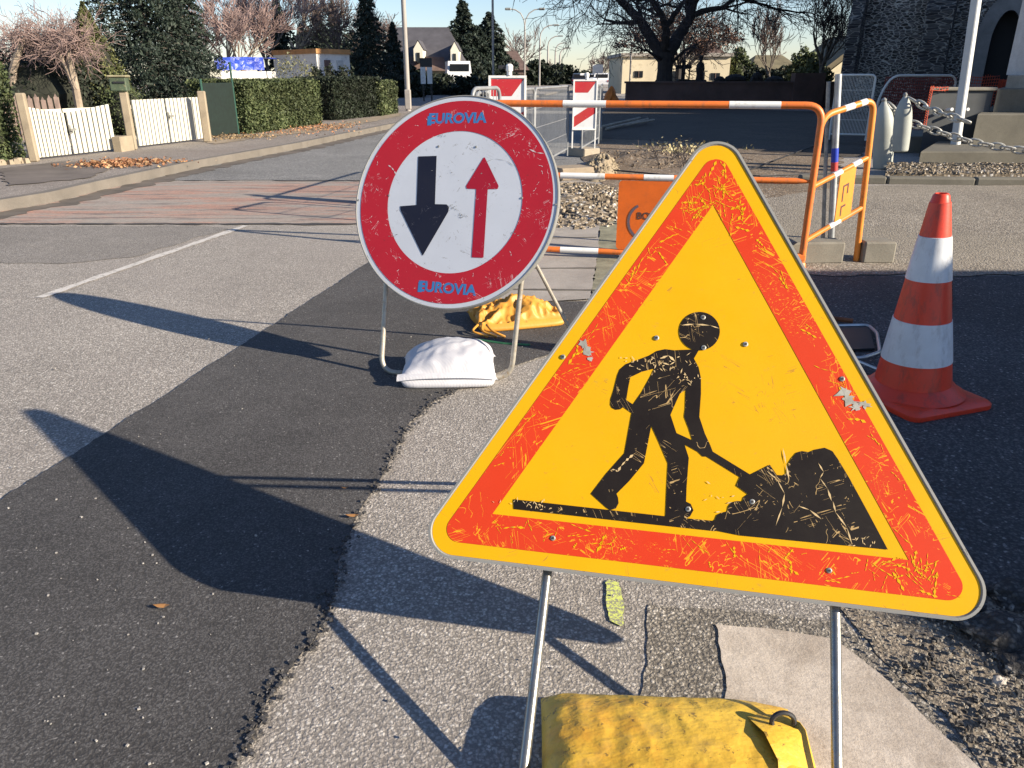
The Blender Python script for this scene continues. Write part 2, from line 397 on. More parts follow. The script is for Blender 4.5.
# crumbs along its edge
cr = MB()
edge = [Vector(p) for p in patch[7:17]]
for i in range(420):
    k = random.randrange(len(edge) - 1); p = edge[k].lerp(edge[k + 1], random.random()); s_ = random.uniform(.0015, .0055)
    cr.box((p.x + random.gauss(.004, .012), p.y + random.gauss(0, .014), .008 + s_ * .3), (s_ * 2, s_ * 1.5, s_), random.uniform(0, 3))
struct(cr, 'asphalt_crumbs', M_patch, 'stuff')
gr = MB()
for i in range(260):
    u = random.uniform(0, 620); v = random.uniform(255, 768); p = G(u, v); s_ = random.choice((.001, .0013, .0018, .0028)) * random.uniform(.7, 1.2)
    gr.box((p.x, p.y, .008), (s_ * 2, s_ * 1.4, s_), random.uniform(0, 3))
struct(gr, 'loose_grit', m_plain('pale_grit', (.34, .32, .29), .3, 60, .9, 0, 0), 'stuff')

# pavement slabs right of the round sign, green-grey strip, gravel heap, dug trench
sl = [G2(450, 222), G2(600, 222), G2(597, 262), G2(590, 300), G2(545, 303), G2(450, 300)]
sheet('concrete_path', ragged(sl, .006, .03), .010, M_slab)
jm = m_plain('joint_dark', (.10, .09, .075), .3, 9, .95, 0, 0)
for va, vb in ((241, 239), (291, 292.5), (271, 270)):
    a, b = G(450, va), G(597, vb); sheet('slab_joint', ragged([(a.x, a.y), (b.x, b.y), (b.x, b.y + .022), (a.x, a.y + .022)], .004, .02), .0125, jm)
sheet('verge_strip', ragged([G2(600, 222), G2(625, 222), G2(612, 300), G2(591, 300)], .01, .03), .009, m_plain('mossy_grit', (.20, .19, .13), .35, 8, .95, 0, .5))
tr = [G2(604, 222), G2(604, 190), G2(600, 160), G2(598, 142), G2(600, 120), (9, 32), (11, 22), G2(845, 150), G2(835, 190), G2(790, 205), G2(730, 214), G2(640, 225)]
sheet('dug_ground', ragged(tr, .04, .08), .005, M_dirt)
sheet('shadow_asphalt', ragged([G2(600, 139), G2(690, 142), G2(800, 156), G2(860, 157), G2(870, 140), (13.5, 26), (4.0, 34), G2(598, 118)], .05, .3), .0085, m_asphalt('shadow_brown_asphalt', (.075, .06, .045), (.14, .115, .09), 60, (.2, .18, .16), .03, .3, .5))  # dark sheet laid over the cast shadow; its shade is put into the colour
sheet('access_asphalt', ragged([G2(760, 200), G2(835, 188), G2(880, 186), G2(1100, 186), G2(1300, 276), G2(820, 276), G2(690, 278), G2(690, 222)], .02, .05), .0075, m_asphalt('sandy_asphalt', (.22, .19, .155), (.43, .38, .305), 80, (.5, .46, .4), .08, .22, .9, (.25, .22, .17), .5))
sheet('shaded_asphalt', ragged([G2(690, 276), G2(820, 276), G2(1300, 276), G2(1500, 560), G2(1030, 600), G2(860, 600), G2(780, 540)], .012, .03), .0030, M_shadeasph)  # darker sheet ends on the cast shadow's edge, so its colour deepens the shade
# strips of dirt and old asphalt at the right foot of the picture
sheet('brown_dirt', ragged([G2(835, 598), G2(1100, 585), G2(1300, 768), G2(1010, 800), G2(940, 716), G2(870, 650)], .012, .02), .0040, m_asphalt('sandy_dirt', (.24, .20, .155), (.35, .30, .235), 110, (.42, .38, .3), .05, .3, .6))
co = [G2(649, 606), G2(720, 610), G2(845, 624), G2(870, 650), G2(940, 716), G2(1010, 800), G2(980, 900), G2(720, 900), G2(720, 712), G2(640, 705)]
sheet('coarse_strip', ragged(co, .005, .012), .0025, M_coarse)
ps = [G2(715, 626), G2(775, 631), G2(836, 640), G2(880, 676), G2(930, 724), G2(1000, 790), G2(1020, 900), G2(760, 900), G2(732, 790), G2(722, 712), G2(727, 690)]
def m_pale_slab():
    t = NT('pale_screed', .9); k = t.mix(t.ramp(t.noise(6, 7, .7, dist=1.2), [(.3, 0.0), (.7, 1.0)]), (.34, .285, .23), (.60, .53, .45))
    k = t.mix(t.math('MULTIPLY', t.ramp(t.noise(9, 6, .75, dist=.5), [(.50, 0.0), (.72, 1.0)]), .55), k, (.30, .25, .20))
    k = t.mix(t.math('MULTIPLY', t.ramp(t.vor(38), [(.05, 1.0), (.1, 0.0)]), .6), k, (.26, .22, .18))
    w = t.math('LESS_THAN', t.math('ABSOLUTE', t.math('SUBTRACT', t.noise(2.2, 3, .5, src=t.map((1, 2.6, 1), (0, 0, .9))), .5)), .004)
    k = t.mix(t.math('MULTIPLY', w, .15), k, (.22, .18, .15))
    k = t.mix(.4, k, t.ramp(t.noise(240, 2), [(.3, .6), (.7, 1.3)]), 'MULTIPLY')
    t.color(k); t.bump(t.noise(30, 6, .75), .45, .006); return t.m
sheet('screed_slab', ragged(ps, .004, .008), .0055, m_pale_slab())
def m_spray():
    t = NT('marking_spray', .8); t.color(t.mix(t.ramp(t.noise(150, 3, .7), [(.45, 0.0), (.55, 1.0)]), (.26, .25, .19), (.62, .68, .16))); return t.m
sheet('spray_mark', ragged([G2(608, 582), G2(618, 584), G2(622, 627), G2(611, 622)], .006, .005), .004, m_spray())

# gravel heap: a low mound of loose stones
def mound(name, cx, cy, rx, ry, h, mat, rot=0, n=36, stones=0, kind='stuff', smat=None):
    mb = MB(); vs = []; fs = []
    for i in range(n + 1):
        for j in range(n + 1):
            x = i / n * 2 - 1; y = j / n * 2 - 1; r_ = math.sqrt(x * x + y * y)
            z = h * max(0, 1 - r_ ** 2) ** .9 * (1 + .5 * noise.noise(Vector((x * 3 + cx, y * 3 + cy, 1)))) + .25 * h * noise.noise(Vector((x * 9, y * 9, cx))) * max(0, 1 - r_)
            X, Y = x * rx, y * ry; vs.append((cx + X * math.cos(rot) - Y * math.sin(rot), cy + X * math.sin(rot) + Y * math.cos(rot), z + .002 if r_ < 1 else -.02))
    for i in range(n):
        for j in range(n): a = i * (n + 1) + j; fs.append((a, a + n + 1, a + n + 2, a + 1))
    mb.add(vs, fs)
    for k in range(stones):
        a = random.uniform(0, 6.28); r_ = math.sqrt(random.random()) * 1.08; x, y = math.cos(a) * r_, math.sin(a) * r_
        z = h * max(0, 1 - r_ * r_) ** .9; s_ = random.uniform(.012, .035)
        X, Y = x * rx, y * ry
        mb.box((cx + X * math.cos(rot) - Y * math.sin(rot), cy + X * math.sin(rot) + Y * math.cos(rot), z + s_ * .3), (s_ * 1.5, s_, s_ * .8), Matrix.Rotation(random.uniform(0, 3), 3, 'Z') @ Matrix.Rotation(random.uniform(-.6, .6), 3, 'X'), .7)
    return struct(mb, name, mat, kind)
g = G(572, 203); mound('gravel_heap', g.x, g.y, .62, 1.35, .10, M_gravel, -.1, stones=1500)
g = G(640, 160); mound('earth_heap', g.x, g.y, .9, 1.1, .10, M_dirt, 0, stones=120)
g = G(583, 165); mound('earth_heap', g.x + .18, g.y - .6, .22, 1.3, .16, m_plain('dry_straw_soil', (.26, .21, .14), .4, 12, .95, 0, .6), -.15, stones=160)
g = G(955, 176)
gs = MB(); a, b, c_, d2 = G(884, 182), G(1150, 184), G(1150, 173), G(886, 171)
gs.poly([(a.x, a.y), (b.x, b.y), (c_.x, c_.y), (d2.x, d2.y)], z=.10, th=.11)
for i in range(2600):
    t_ = random.random(); s2 = random.random(); p = a.lerp(b, t_).lerp(d2.lerp(c_, t_), s2); s_ = random.uniform(.010, .03)
    gs.box((p.x, p.y, .10 + s_ * .3), (s_ * 1.5, s_, s_ * .8), random.uniform(0, 3), .7)
struct(gs, 'gravel_bed', M_gravel, 'stuff')
ke = MB(); a, b = G(800, 183), G(1180, 188)
dr = (b - a).normalized(); L = (b - a).length; ang = math.atan2(dr.y, dr.x); nr = V(-dr.y, dr.x, 0)
k = 0.0
while k < L:
    ke.box(a + dr * (k + .48) + nr * .07 + V(0, 0, .035 + .006 * math.sin(k * 5)), (.958, .15 + .01 * math.sin(k * 3), .10), ang + .01 * math.sin(k * 7), bev=.02); k += .965
struct(ke, 'low_kerb', m_concrete('mossy_kerb', (.13, .12, .095), (.05, .05, .035)))

sheet('smooth_asphalt', ragged([G2(-60, 227.5), G2(180, 226), G2(232, 228), G2(130, 258), G2(60, 264), G2(-60, 262)], .02, .06), .003, m_asphalt('smooth_grey_asphalt', (.22, .20, .18), (.34, .315, .28), 130, (.42, .4, .37), .04, .15, .35))

# ================================================================== ROUND SIGN AND TRIANGULAR SIGN (sheet frames: x right, y up, z out of the sheet)
def frame(Rm, T):
    M = Matrix(((Rm[0][0], Rm[0][1], Rm[0][2]), (Rm[1][0], Rm[1][1], Rm[1][2]), (Rm[2][0], Rm[2][1], Rm[2][2]))).to_4x4(); M.translation = T; return M
MT = frame([[0.97956, 0.10805, -0.16966], [-0.20114, 0.51794, -0.83144], [-0.00196, 0.84857, 0.52908]], V(0.3601, 1.3551, 0.5331))
MC = frame([[0.95845, 0.04786, -0.2812], [-0.27611, 0.40324, -0.87245], [0.07163, 0.91384, 0.3997]], V(-0.2303, 3.0772, 0.6898))
def m_film(name, c, under, amount, seed, rough=.38, grime=(.30, .26, .12), grime_amt=.25):
    t = NT(name, rough, 0, .22); s_ = scratches(t, amount, seed)
    base = t.mix(t.ramp(t.noise(6, 4, .6, src=t.map((1, 1, 1), (0, 0, 0), (seed, 0, 0))), [(.3, 0.0), (.7, 1.0)]), tuple(x * .93 for x in c3(c)[:3]), c)
    k = t.mix(s_, base, under)
    spots = t.ramp(t.noise(30, 5, .72, src=t.map((1, 1.6, 1), (0, 0, .5), (seed, 5, 0))), [(.63, 0.0), (.70, 1.0)])
    k = t.mix(t.math('MULTIPLY', spots, grime_amt * 2), k, grime)
    film = t.ramp(t.noise(2.4, 5, .65, src=t.map((1, 1, 1), (0, 0, 0), (seed, 8, 0))), [(.4, 0.0), (.8, 1.0)])
    k = t.mix(t.math('MULTIPLY', film, grime_amt * .5), k, grime)
    t.color(k); t.rough(t.ramp(t.noise(9, 5, .7), [(.3, rough - .08), (.7, rough + .2)]))
    t.bump(t.noise(3.5, 2), .05, .02); return t.m
YEL = (.73, .385, .0)
M_yel = m_film('yellow_sheeting', YEL, (.50, .25, .02), .1, 1.3, .5, (.28, .22, .06), .16)
M_redT = m_film('orange_red_sheeting', (.62, .042, .010), (.74, .34, .012), 1.6, 4.1, .5, (.35, .10, .03), .12)
M_blkT = m_film('black_film', (.012, .008, .006), (.46, .31, .13), 1.0, 7.7, .45, (.05, .04, .03), .2)
M_wht = m_film('white_sheeting', (.55, .58, .63), (.30, .30, .30), .35, 2.9, .4, (.30, .29, .28), .25)
M_redC = m_film('red_sheeting', (.45, .018, .032), (.62, .40, .40), .55, 5.5, .4, (.16, .03, .03), .3)
M_blkC = m_film('black_arrow_film', (.012, .014, .028), (.10, .10, .12), .2, 6.1, .45, (.03, .03, .04), .1)
M_redA = m_film('red_arrow_film', (.36, .012, .03), (.5, .42, .42), .2, 8.1, .45, (.15, .03, .03), .1)
M_gedge = m_film('weathered_steel_rim', (.25, .25, .235), (.12, .115, .10), .6, 3.3, .5, (.20, .18, .15), .4)
M_tube = m_plain('steel_tube', (.30, .30, .28), .2, 30, .35, .85, .1, (.33, .25, .16))
M_tube2 = m_plain('pale_steel_tube', (.42, .39, .33), .2, 30, .5, .5, .1, (.33, .22, .12))

# ---- roadworks triangle
tri = thing('roadworks_sign', (MT.translation.x, 1.15, 0), 'large yellow triangular roadworks sign with orange-red border, in front', 'road sign')
S = 1.09; h3 = S * 3 ** .5
def tri_pts(inset): r_ = h3 / 6 - inset; return [(0, 2 * r_), (-r_ * 3 ** .5, -r_), (r_ * 3 ** .5, -r_)]
out0 = rounded(tri_pts(0), .052, 14); out1 = rounded(tri_pts(.0055), .0475, 14); red_o = rounded(tri_pts(.0315), .026, 10); red_i = tri_pts(.0938)
def rect_lip(mb, prof, loops):
    n = len(loops[0])
    for a in range(len(prof) - 1):
        vs = [(x, y, prof[a]) for x, y in loops[a]] + [(x, y, prof[a + 1]) for x, y in loops[a + 1]]
        mb.add(vs, [(i, (i + 1) % n, n + (i + 1) % n, n + i) for i in range(n)])
rim = MB(); o_a = rounded(tri_pts(-.0018), .0538, 14)
rect_lip(rim, [-.001, .0025, .0020, -.026, -.026, -.001], [out1, rounded(tri_pts(.0028), .0500, 14), o_a, o_a, rounded(tri_pts(.012), .042, 14), rounded(tri_pts(.012), .042, 14)])
rim.build('folded_rim', M_gedge, tri, MT)
MB().poly(out1, z=0, th=.0012).build('face_plate', M_yel, tri, MT)
MB().poly(rounded(tri_pts(.0075), .046, 14), z=-.0025, th=.001).build('back_plate', M_galv, tri, MT)
MB().poly(red_o, [red_i], z=.0006).build('red_border', M_redT, tri, MT)
BODY = [(-0.0447, 0.1358), (-0.0552, 0.1344), (-0.0735, 0.1354), (-0.0884, 0.1311), (-0.1029, 0.1206), (-0.1265, 0.1093), (-0.1473, 0.0998), (-0.1586, 0.0879), (-0.1623, 0.0765), (-0.1673, 0.0444), (-0.1713, 0.0268), (-0.171, 0.0158), (-0.1674, 0.0099), (-0.1594, 0.0065), (-0.1504, 0.0082), (-0.1456, 0.0132), (-0.1276, 0.0023), (-0.1284, 0.0007), (-0.1316, -0.0337), (-0.1356, -0.0771), (-0.1465, -0.0918), (-0.1682, -0.1214), (-0.1934, -0.1618), (-0.1755, -0.175), (-0.161, -0.1855), (-0.1532, -0.1892), (-0.1431, -0.1851), (-0.1386, -0.1742), (-0.1404, -0.1639), (-0.144, -0.1567), (-0.1222, -0.1304), (-0.0967, -0.0932), (-0.0923, -0.0547), (-0.0884, -0.0191), (-0.0717, -0.0498), (-0.0516, -0.0888), (-0.0505, -0.1352), (-0.0488, -0.1908), (-0.011, -0.1902), (-0.0033, -0.185), (0.0023, -0.1727), (-0.0034, -0.1615), (-0.0124, -0.158), (-0.0133, -0.1315), (-0.0131, -0.0746), (-0.0228, -0.0498), (0.003, -0.0617), (0.0123, -0.0698), (0.0195, -0.0691), (0.0952, -0.1087), (0.1031, -0.0962), (0.0305, -0.0585), (0.0254, -0.0469), (0.0138, -0.0253), (0.0015, 0.0056), (0.0013, 0.0086), (0.0014, 0.0517), (-0.0007, 0.0825), (-0.0065, 0.1039), (-0.0166, 0.1204), (-0.0074, 0.14)]
GAP_A = [(-0.0395, -0.029), (-0.0534, 0.0055), (-0.0497, 0.0166), (-0.0386, 0.0485), (-0.0281, 0.0571), (-0.0266, 0.0185), (-0.0274, 0.0077), (-0.0271, 0.0031), (-0.0176, -0.0175), (-0.0087, -0.0404)]
GAP_B = [(-0.1407, 0.0277), (-0.1388, 0.053), (-0.1365, 0.0737), (-0.1155, 0.0863), (-0.0917, 0.0944), (-0.0993, 0.075), (-0.1122, 0.0457), (-0.1269, 0.0201)]
PILE = [(0.0773, -0.1187), (0.0834, -0.1016), (0.1016, -0.0954), (0.1359, -0.0735), (0.1494, -0.0916), (0.1606, -0.0911), (0.1674, -0.086), (0.1688, -0.0683), (0.1745, -0.0574), (0.1824, -0.0464), (0.192, -0.0425), (0.2046, -0.0434), (0.2154, -0.0374), (0.2319, -0.0324), (0.2459, -0.0375), (0.256, -0.0512), (0.2777, -0.0853), (0.3119, -0.1446), (0.3468, -0.2066), (0.327, -0.2066), (0.0896, -0.2102), (0.0404, -0.2056), (0.0393, -0.189), (0.0428, -0.1859), (0.0457, -0.1768), (0.0534, -0.1722), (0.0645, -0.1681), (0.0654, -0.1587), (0.0706, -0.1508), (0.0804, -0.1472), (0.0903, -0.1467), (0.0918, -0.139), (0.0994, -0.1326)]
BAR = [(-0.3442, -0.188), (-0.0489, -0.1895), (0.0448, -0.1886), (0.046, -0.2072), (-0.0951, -0.2074), (-0.3411, -0.2069)]
pic = MB(); pic.poly(BODY, [GAP_A, GAP_B], z=.0008)
pic.poly([(-.0100 + .0392 * math.cos(k * math.pi / 20), .1764 + .0392 * math.sin(k * math.pi / 20)) for k in range(40)], z=.0010)
pic.poly(PILE, z=.0012); pic.poly(BAR, z=.0010)
pic.build('worker_pictogram', M_blkT, tri, MT)
rv = m_plain('dark_rivet_hole', (.03, .025, .02), .2, 9, .7, 0, 0)
def screw(parent, M, x, y, r_=.005, m=None):
    s_ = MB(); s_.lathe([(r_, 0), (r_, .0012), (r_ * .7, .002), (r_ * .35, .002)], (x, y, .0006), 14)
    o = s_.build('rivet', m or M_zinc, parent, M)
    if parent is tri: MB().lathe([(.0022, .0026), (.0022, .0032)], (x, y, 0), 10).build('rivet_hole', rv, o, M)
    return o
for x, y in ((-.0917, .157), (.0789, .1559), (.2583, .1007), (-.0047, .2046), (.0004, .1434), (-.0079, -.1716), (.1077, -.1457), (.2485, -.2553), (-.274, .1052), (-.2584, -.254)): screw(tri, MT, x, y)
# strong individual gouges traced on the sheet (paint torn to the bare metal)
def strip(mb, pts, w, z):
    for a, b in zip(pts, pts[1:]):
        a, b = Vector(a), Vector(b); n = Vector((b.y - a.y, a.x - b.x)).normalized() * w * random.uniform(.3, .7)
        m_ = a.lerp(b, .5); mb.add([(a.x, a.y, z), (m_.x - n.x, m_.y - n.y, z), (b.x, b.y, z), (m_.x + n.x, m_.y + n.y, z)], [(0, 1, 2, 3)])
sc = MB()
strip(sc, [(-.158, -.111), (-.150, -.111), (-.1455, -.1145), (-.140, -.103), (-.132, -.092), (-.126, -.086), (-.118, -.078)], .004, .0016)
strip(sc, [(-.045, .186), (-.02, .190), (.01, .189), (.028, .184)], .003, .0016)
strip(sc, [(.158, -.04), (.165, -.07), (.172, -.10)], .003, .0016); strip(sc, [(.13, -.085), (.15, -.10), (.165, -.125), (.162, -.15), (.152, -.185)], .003, .0016)
strip(sc, [(.19, -.145), (.21, -.15), (.232, -.165)], .0035, .0016); strip(sc, [(.25, -.13), (.256, -.15), (.276, -.175), (.286, -.205)], .0035, .0016)
strip(sc, [(.222, -.062), (.232, -.078), (.226, -.09), (.24, -.108), (.248, -.13)], .003, .0016)
strip(sc, [(-.082, .115), (-.066, .123), (-.052, .112), (-.062, .104), (-.078, .108)], .004, .0016)
for x0, y0, n_c, sp in ((-.065, .10, 26, .022), (-.02, .075, 16, .014), (-.13, .10, 14, .018), (.30, -.195, 12, .012), (-.3, -.198, 26, .03), (0.02, -.14, 8, .03)):
    for i in range(n_c):
        x = x0 + random.gauss(0, sp); y = y0 + random.gauss(0, sp * .6 if x0 > -.2 else .004); a = random.uniform(0, 3.14); l_ = random.uniform(.003, .012)
        strip(sc, [(x, y), (x + math.cos(a) * l_, y + math.sin(a) * l_)], .0018, .0017)
# keep only those lying on the black film's colour zone visually pale
sc.build('film_scratches', m_plain('torn_film', (.62, .45, .22), .3, 30, .6, 0, 0), tri, MT)
sy = MB()
strip_pts = []
for i in range(330):
    zone = random.choice(('top', 'top', 'top', 'right', 'rightlow', 'left', 'bot'))
    if zone == 'top': x, y = random.gauss(0, .05), random.gauss(.42, .055)
    elif zone == 'right': k_ = random.uniform(0, 1); x, y = .10 + k_ * .3, .36 - k_ * .5
    elif zone == 'rightlow': x, y = random.gauss(.40, .04), random.gauss(-.25, .02)
    elif zone == 'left': k_ = random.uniform(0, 1); x, y = -.10 - k_ * .3, .36 - k_ * .5
    else: x, y = random.uniform(-.4, .4), random.uniform(-.275, -.225)
    a = random.uniform(0, 3.14); l_ = random.uniform(.01, .045); pts = [(x, y)]
    for q in range(3): a += random.gauss(0, .12); pts.append((pts[-1][0] + math.cos(a) * l_ / 3, pts[-1][1] + math.sin(a) * l_ / 3))
    r_in = h3 / 6 - .096; r_out = h3 / 6 - .034
    def rr(p): return max(-p[1], max(p[1] * .5 + abs(p[0]) * .8660, -9))
    if all(r_in < rr(p) < r_out for p in pts): strip(sy, pts, random.choice((.0012, .0016, .0022, .0045)), .0011)
sy.build('border_scratches', M_yel, tri, MT)
gm = MB()
for x0, y0, s_ in ((.262, .075, .012), (.272, .062, .010), (.285, .05, .009), (.30, .055, .008), (-.235, .135, .008), (-.228, .120, .01), (-.22, .105, .007)):
    for q in range(5):
        a = random.uniform(0, 6.28); pts = [(x0 + random.gauss(0, s_ * .6) + s_ * .5 * math.cos(k_ * 1.2566 + a) * random.uniform(.3, 1), y0 + random.gauss(0, s_ * .5) + s_ * .5 * math.sin(k_ * 1.2566 + a) * random.uniform(.3, 1)) for k_ in range(5)]
        cx = sum(p[0] for p in pts) / 5; cy = sum(p[1] for p in pts) / 5; pts.sort(key=lambda p: math.atan2(p[1] - cy, p[0] - cx))
        gm.poly(pts, z=.0013 + q * .00005)
gm.build('bare_metal_scrapes', m_plain('bare_zinc', (.42, .40, .33), .3, 40, .5, .3, 0), tri, MT)
def onT(x, y, z): return MT @ V(x, y, z)
def onC(x, y, z): return MC @ V(x, y, z)
# stand: two straight front legs clamped behind the sheet, cross tube, back legs
fl = onT(-.255, -.23, -.036); fr_ = onT(.275, -.23, -.036)
fLg = G(519, 810, .012); fRg = G(838, 835, .012)
def extend(p, q, u=0.0): return q
for a, top_, g_ in ((0, onT(-.258, -.10, -.036), fLg), (1, onT(.274, -.10, -.036), fRg)):
    low_ = onT(-.2665 if a == 0 else .2685, -.296, -.036)
    MB().tube(bend([top_, low_, g_], .02, 4), .0095, 14).build('stand_leg', M_tube, tri, smooth=True)
MB().tube([fLg, fRg], .0095, 12).build('stand_foot_rail', M_tube, tri, smooth=True)
MB().tube([onT(-.27, -.02, -.036), onT(.285, -.02, -.036)], .009, 10).build('cross_tube', M_tube, tri, smooth=True)
for sx in (-.14, .17):
    t0 = onT(sx, .16, -.04); MB().tube(bend([t0, V(t0.x, 2.03 - (sx + .14) * .2, .01)], .05), .0085, 10).build('back_leg', M_tube, tri, smooth=True)
MB().tube([V(onT(-.14, 0, 0).x - .0, 2.03, .01), V(onT(.17, 0, 0).x, 1.968, .01)], .0085, 10).build('back_foot_rail', M_tube, tri, smooth=True)
for sx in (-.27, .285): MB().box((sx, -.02, -.022), (.05, .035, .034)).build('clamp', M_galv, tri, MT)
MB().poly([(-.30, .01), (.31, .01), (.31, .05), (-.30, .05)], z=-.004, th=.02).build('stiffener', M_galv, tri, MT)

# ---- round priority sign
rs = thing('round_sign', (MC.translation.x, 3.05, 0), 'round red-bordered priority sign with a black and a red arrow', 'road sign')
def circ(r_, n=96, c=(0, 0)): return [(c[0] + r_ * math.cos(2 * math.pi * k / n), c[1] + r_ * math.sin(2 * math.pi * k / n)) for k in range(n)]
rr_ = MB(); rect_lip(rr_, [-.001, .003, .002, -.026, -.026, -.001], [circ(.4195), circ(.4215), circ(.4250), circ(.4250), circ(.413), circ(.413)])
rr_.build('folded_rim', M_gedge, rs, MC)
MB().poly(circ(.4195), z=0, th=.0015).build('face_plate', M_wht, rs, MC)
MB().poly(circ(.416), z=-.0035, th=.001).build('back_plate', M_galv, rs, MC)
MB().poly(circ(.4030), [circ(.2825)], z=.0012).build('red_border', M_redC, rs, MC)
UP = [(.1193, .1758), (.1839, .0571), (.1803, .0449), (.1400, .0463), (.1365, -.2227), (.0879, -.2206), (.0926, .0481), (.0526, .0511), (.0500, .0622)]
DOWN = [(-.1600, .1891), (-.0809, .1875), (-.0774, -.0060), (-.028, -.0087), (-.0169, -.0194), (-.0194, -.0386), (-.1183, -.2117), (-.2248, -.0262), (-.2276, -.0100), (-.1563, -.0069)]
MB().poly(rounded(UP[::-1], [.004] * 9, 3), z=.0012).build('red_arrow', M_redA, rs, MC)
MB().poly(DOWN[::-1], z=.0012).build('black_arrow', M_blkC, rs, MC)
for x, y in ((-.0749, .2251), (.0833, .2152), (-.2794, .0356), (.2797, .007), (-.4154, .021), (.4137, -.0224)): screw(rs, MC, x, y, .0045, M_zinc)
sm = MB()
for x0, y0, s_, n_c in ((0, -.02, .016, 16), (.03, -.055, .012, 12), (.045, -.06, .008, 8), (-.07, .265, .008, 6), (.26, -.13, .012, 8), (-.25, -.13, .012, 8), (.05, .12, .04, 6), (-.05, .13, .03, 6)):
    for i in range(n_c):
        x = x0 + random.gauss(0, s_); y = y0 + random.gauss(0, s_ * .5); a = random.uniform(0, 3.1); l_ = random.uniform(.002, .009)
        strip(sm, [(x, y), (x + math.cos(a) * l_, y + math.sin(a) * l_)], .003, .0014 + i * .00001)
strip(sm, [(.12, .15), (.16, .165), (.21, .155), (.245, .13)], .0018, .0014)
sm.build('scuff_marks', m_plain('grey_scuffs', (.22, .22, .21), .3, 20, .7, 0, 0), rs, MC)
sp_ = MB()
for i in range(34):
    a = random.uniform(0, 6.28); r_ = random.uniform(.30, .385); l_ = random.uniform(.004, .022); b = random.uniform(0, 3.14); x, y = r_ * math.cos(a), r_ * math.sin(a)
    strip(sp_, [(x, y), (x + math.cos(b) * l_ * .5, y + math.sin(b) * l_ * .5), (x + math.cos(b + .3) * l_, y + math.sin(b + .3) * l_)], .0022, .0016)
strip(sp_, [(-.29, .16), (-.275, .15), (-.262, .135), (-.252, .12)], .007, .0017); strip(sp_, [(.30, .195), (.33, .18), (.36, .175)], .005, .0017)
sp_.build('border_scratches', m_plain('pale_scratches', (.62, .50, .50), .2, 20, .6, 0, 0), rs, MC)
def text_mesh(s, size, bold=0.0, spacing=1.0):
    cu = bpy.data.curves.new('lettering', 'FONT'); cu.body = s; cu.size = size; cu.align_x = 'CENTER'; cu.align_y = 'CENTER'; cu.offset = bold; cu.space_character = spacing
    o = bpy.data.objects.new('lettering', cu); col.objects.link(o); bpy.context.view_layer.update()
    me = o.evaluated_get(bpy.context.evaluated_depsgraph_get()).to_mesh()
    vs = [tuple(v.co) for v in me.vertices]; fs = [tuple(p.vertices) for p in me.polygons]
    bpy.data.objects.remove(o); bpy.data.curves.remove(cu); return vs, fs
def lettering(s, size, x, y, ang, M, parent, mat, z=.0016, bold=0.0, spacing=1.0, sx=1.0):
    vs, fs = text_mesh(s, size, bold, spacing); c, n = math.cos(ang), math.sin(ang); mb = MB()
    mb.add([(x + (a * sx) * c - b * n, y + (a * sx) * n + b * c, z) for a, b, _ in vs], fs)
    return mb.build('lettering', mat, parent, M)
def m_letter(name, c, under):
    t = NT(name, .5); t.color(t.mix(t.ramp(t.noise(60, 5, .75), [(.58, 0.0), (.66, 1.0)]), c, under)); return t.m
M_blue = m_letter('worn_blue_lettering', (.035, .17, .40), (.25, .03, .07))
lettering('EUROVIA', .056, -.003, .3325, -.045, MC, rs, M_blue, .0016, .0022, 1.0, 1.05)
lettering('EUROVIA', .056, -.010, -.3425, -.075, MC, rs, M_blue, .0016, .0022, 1.0, 1.05)
bq = MB(); bq.poly([(-.128, .312), (-.110, .312), (-.110, .350), (-.128, .350)], z=.0018); bq.poly([(-.132, -.356), (-.114, -.357), (-.112, -.318), (-.130, -.317)], z=.0018)
bq.build('lettering_block', M_blue, rs, MC)
# front frame: two uprights and a ground rail bent from one tube
FL, FR = G(381, 372, .012), G(511, 378, .012)
uL, uR = onC(-.288, -.22, -.036), onC(.290, -.20, -.036)
MB().tube(bend([uL, FL, FR, uR], .07, 7), .0105, 14).build('front_frame', M_tube2, rs, smooth=True)
rt = onC(.16, .06, -.05); MB().tube([rt, G(578, 345, .012)], .0085, 12).build('back_leg', M_tube2, rs, smooth=True)
MB().tube([onC(-.29, .06, -.045), onC(.30, .06, -.045)], .01, 10).build('cross_tube', M_tube2, rs, smooth=True)
MB().poly([(-.33, -.02), (.33, -.02), (.33, .02), (-.33, .02)], z=-.005, th=.02).build('stiffener', M_galv, rs, MC)

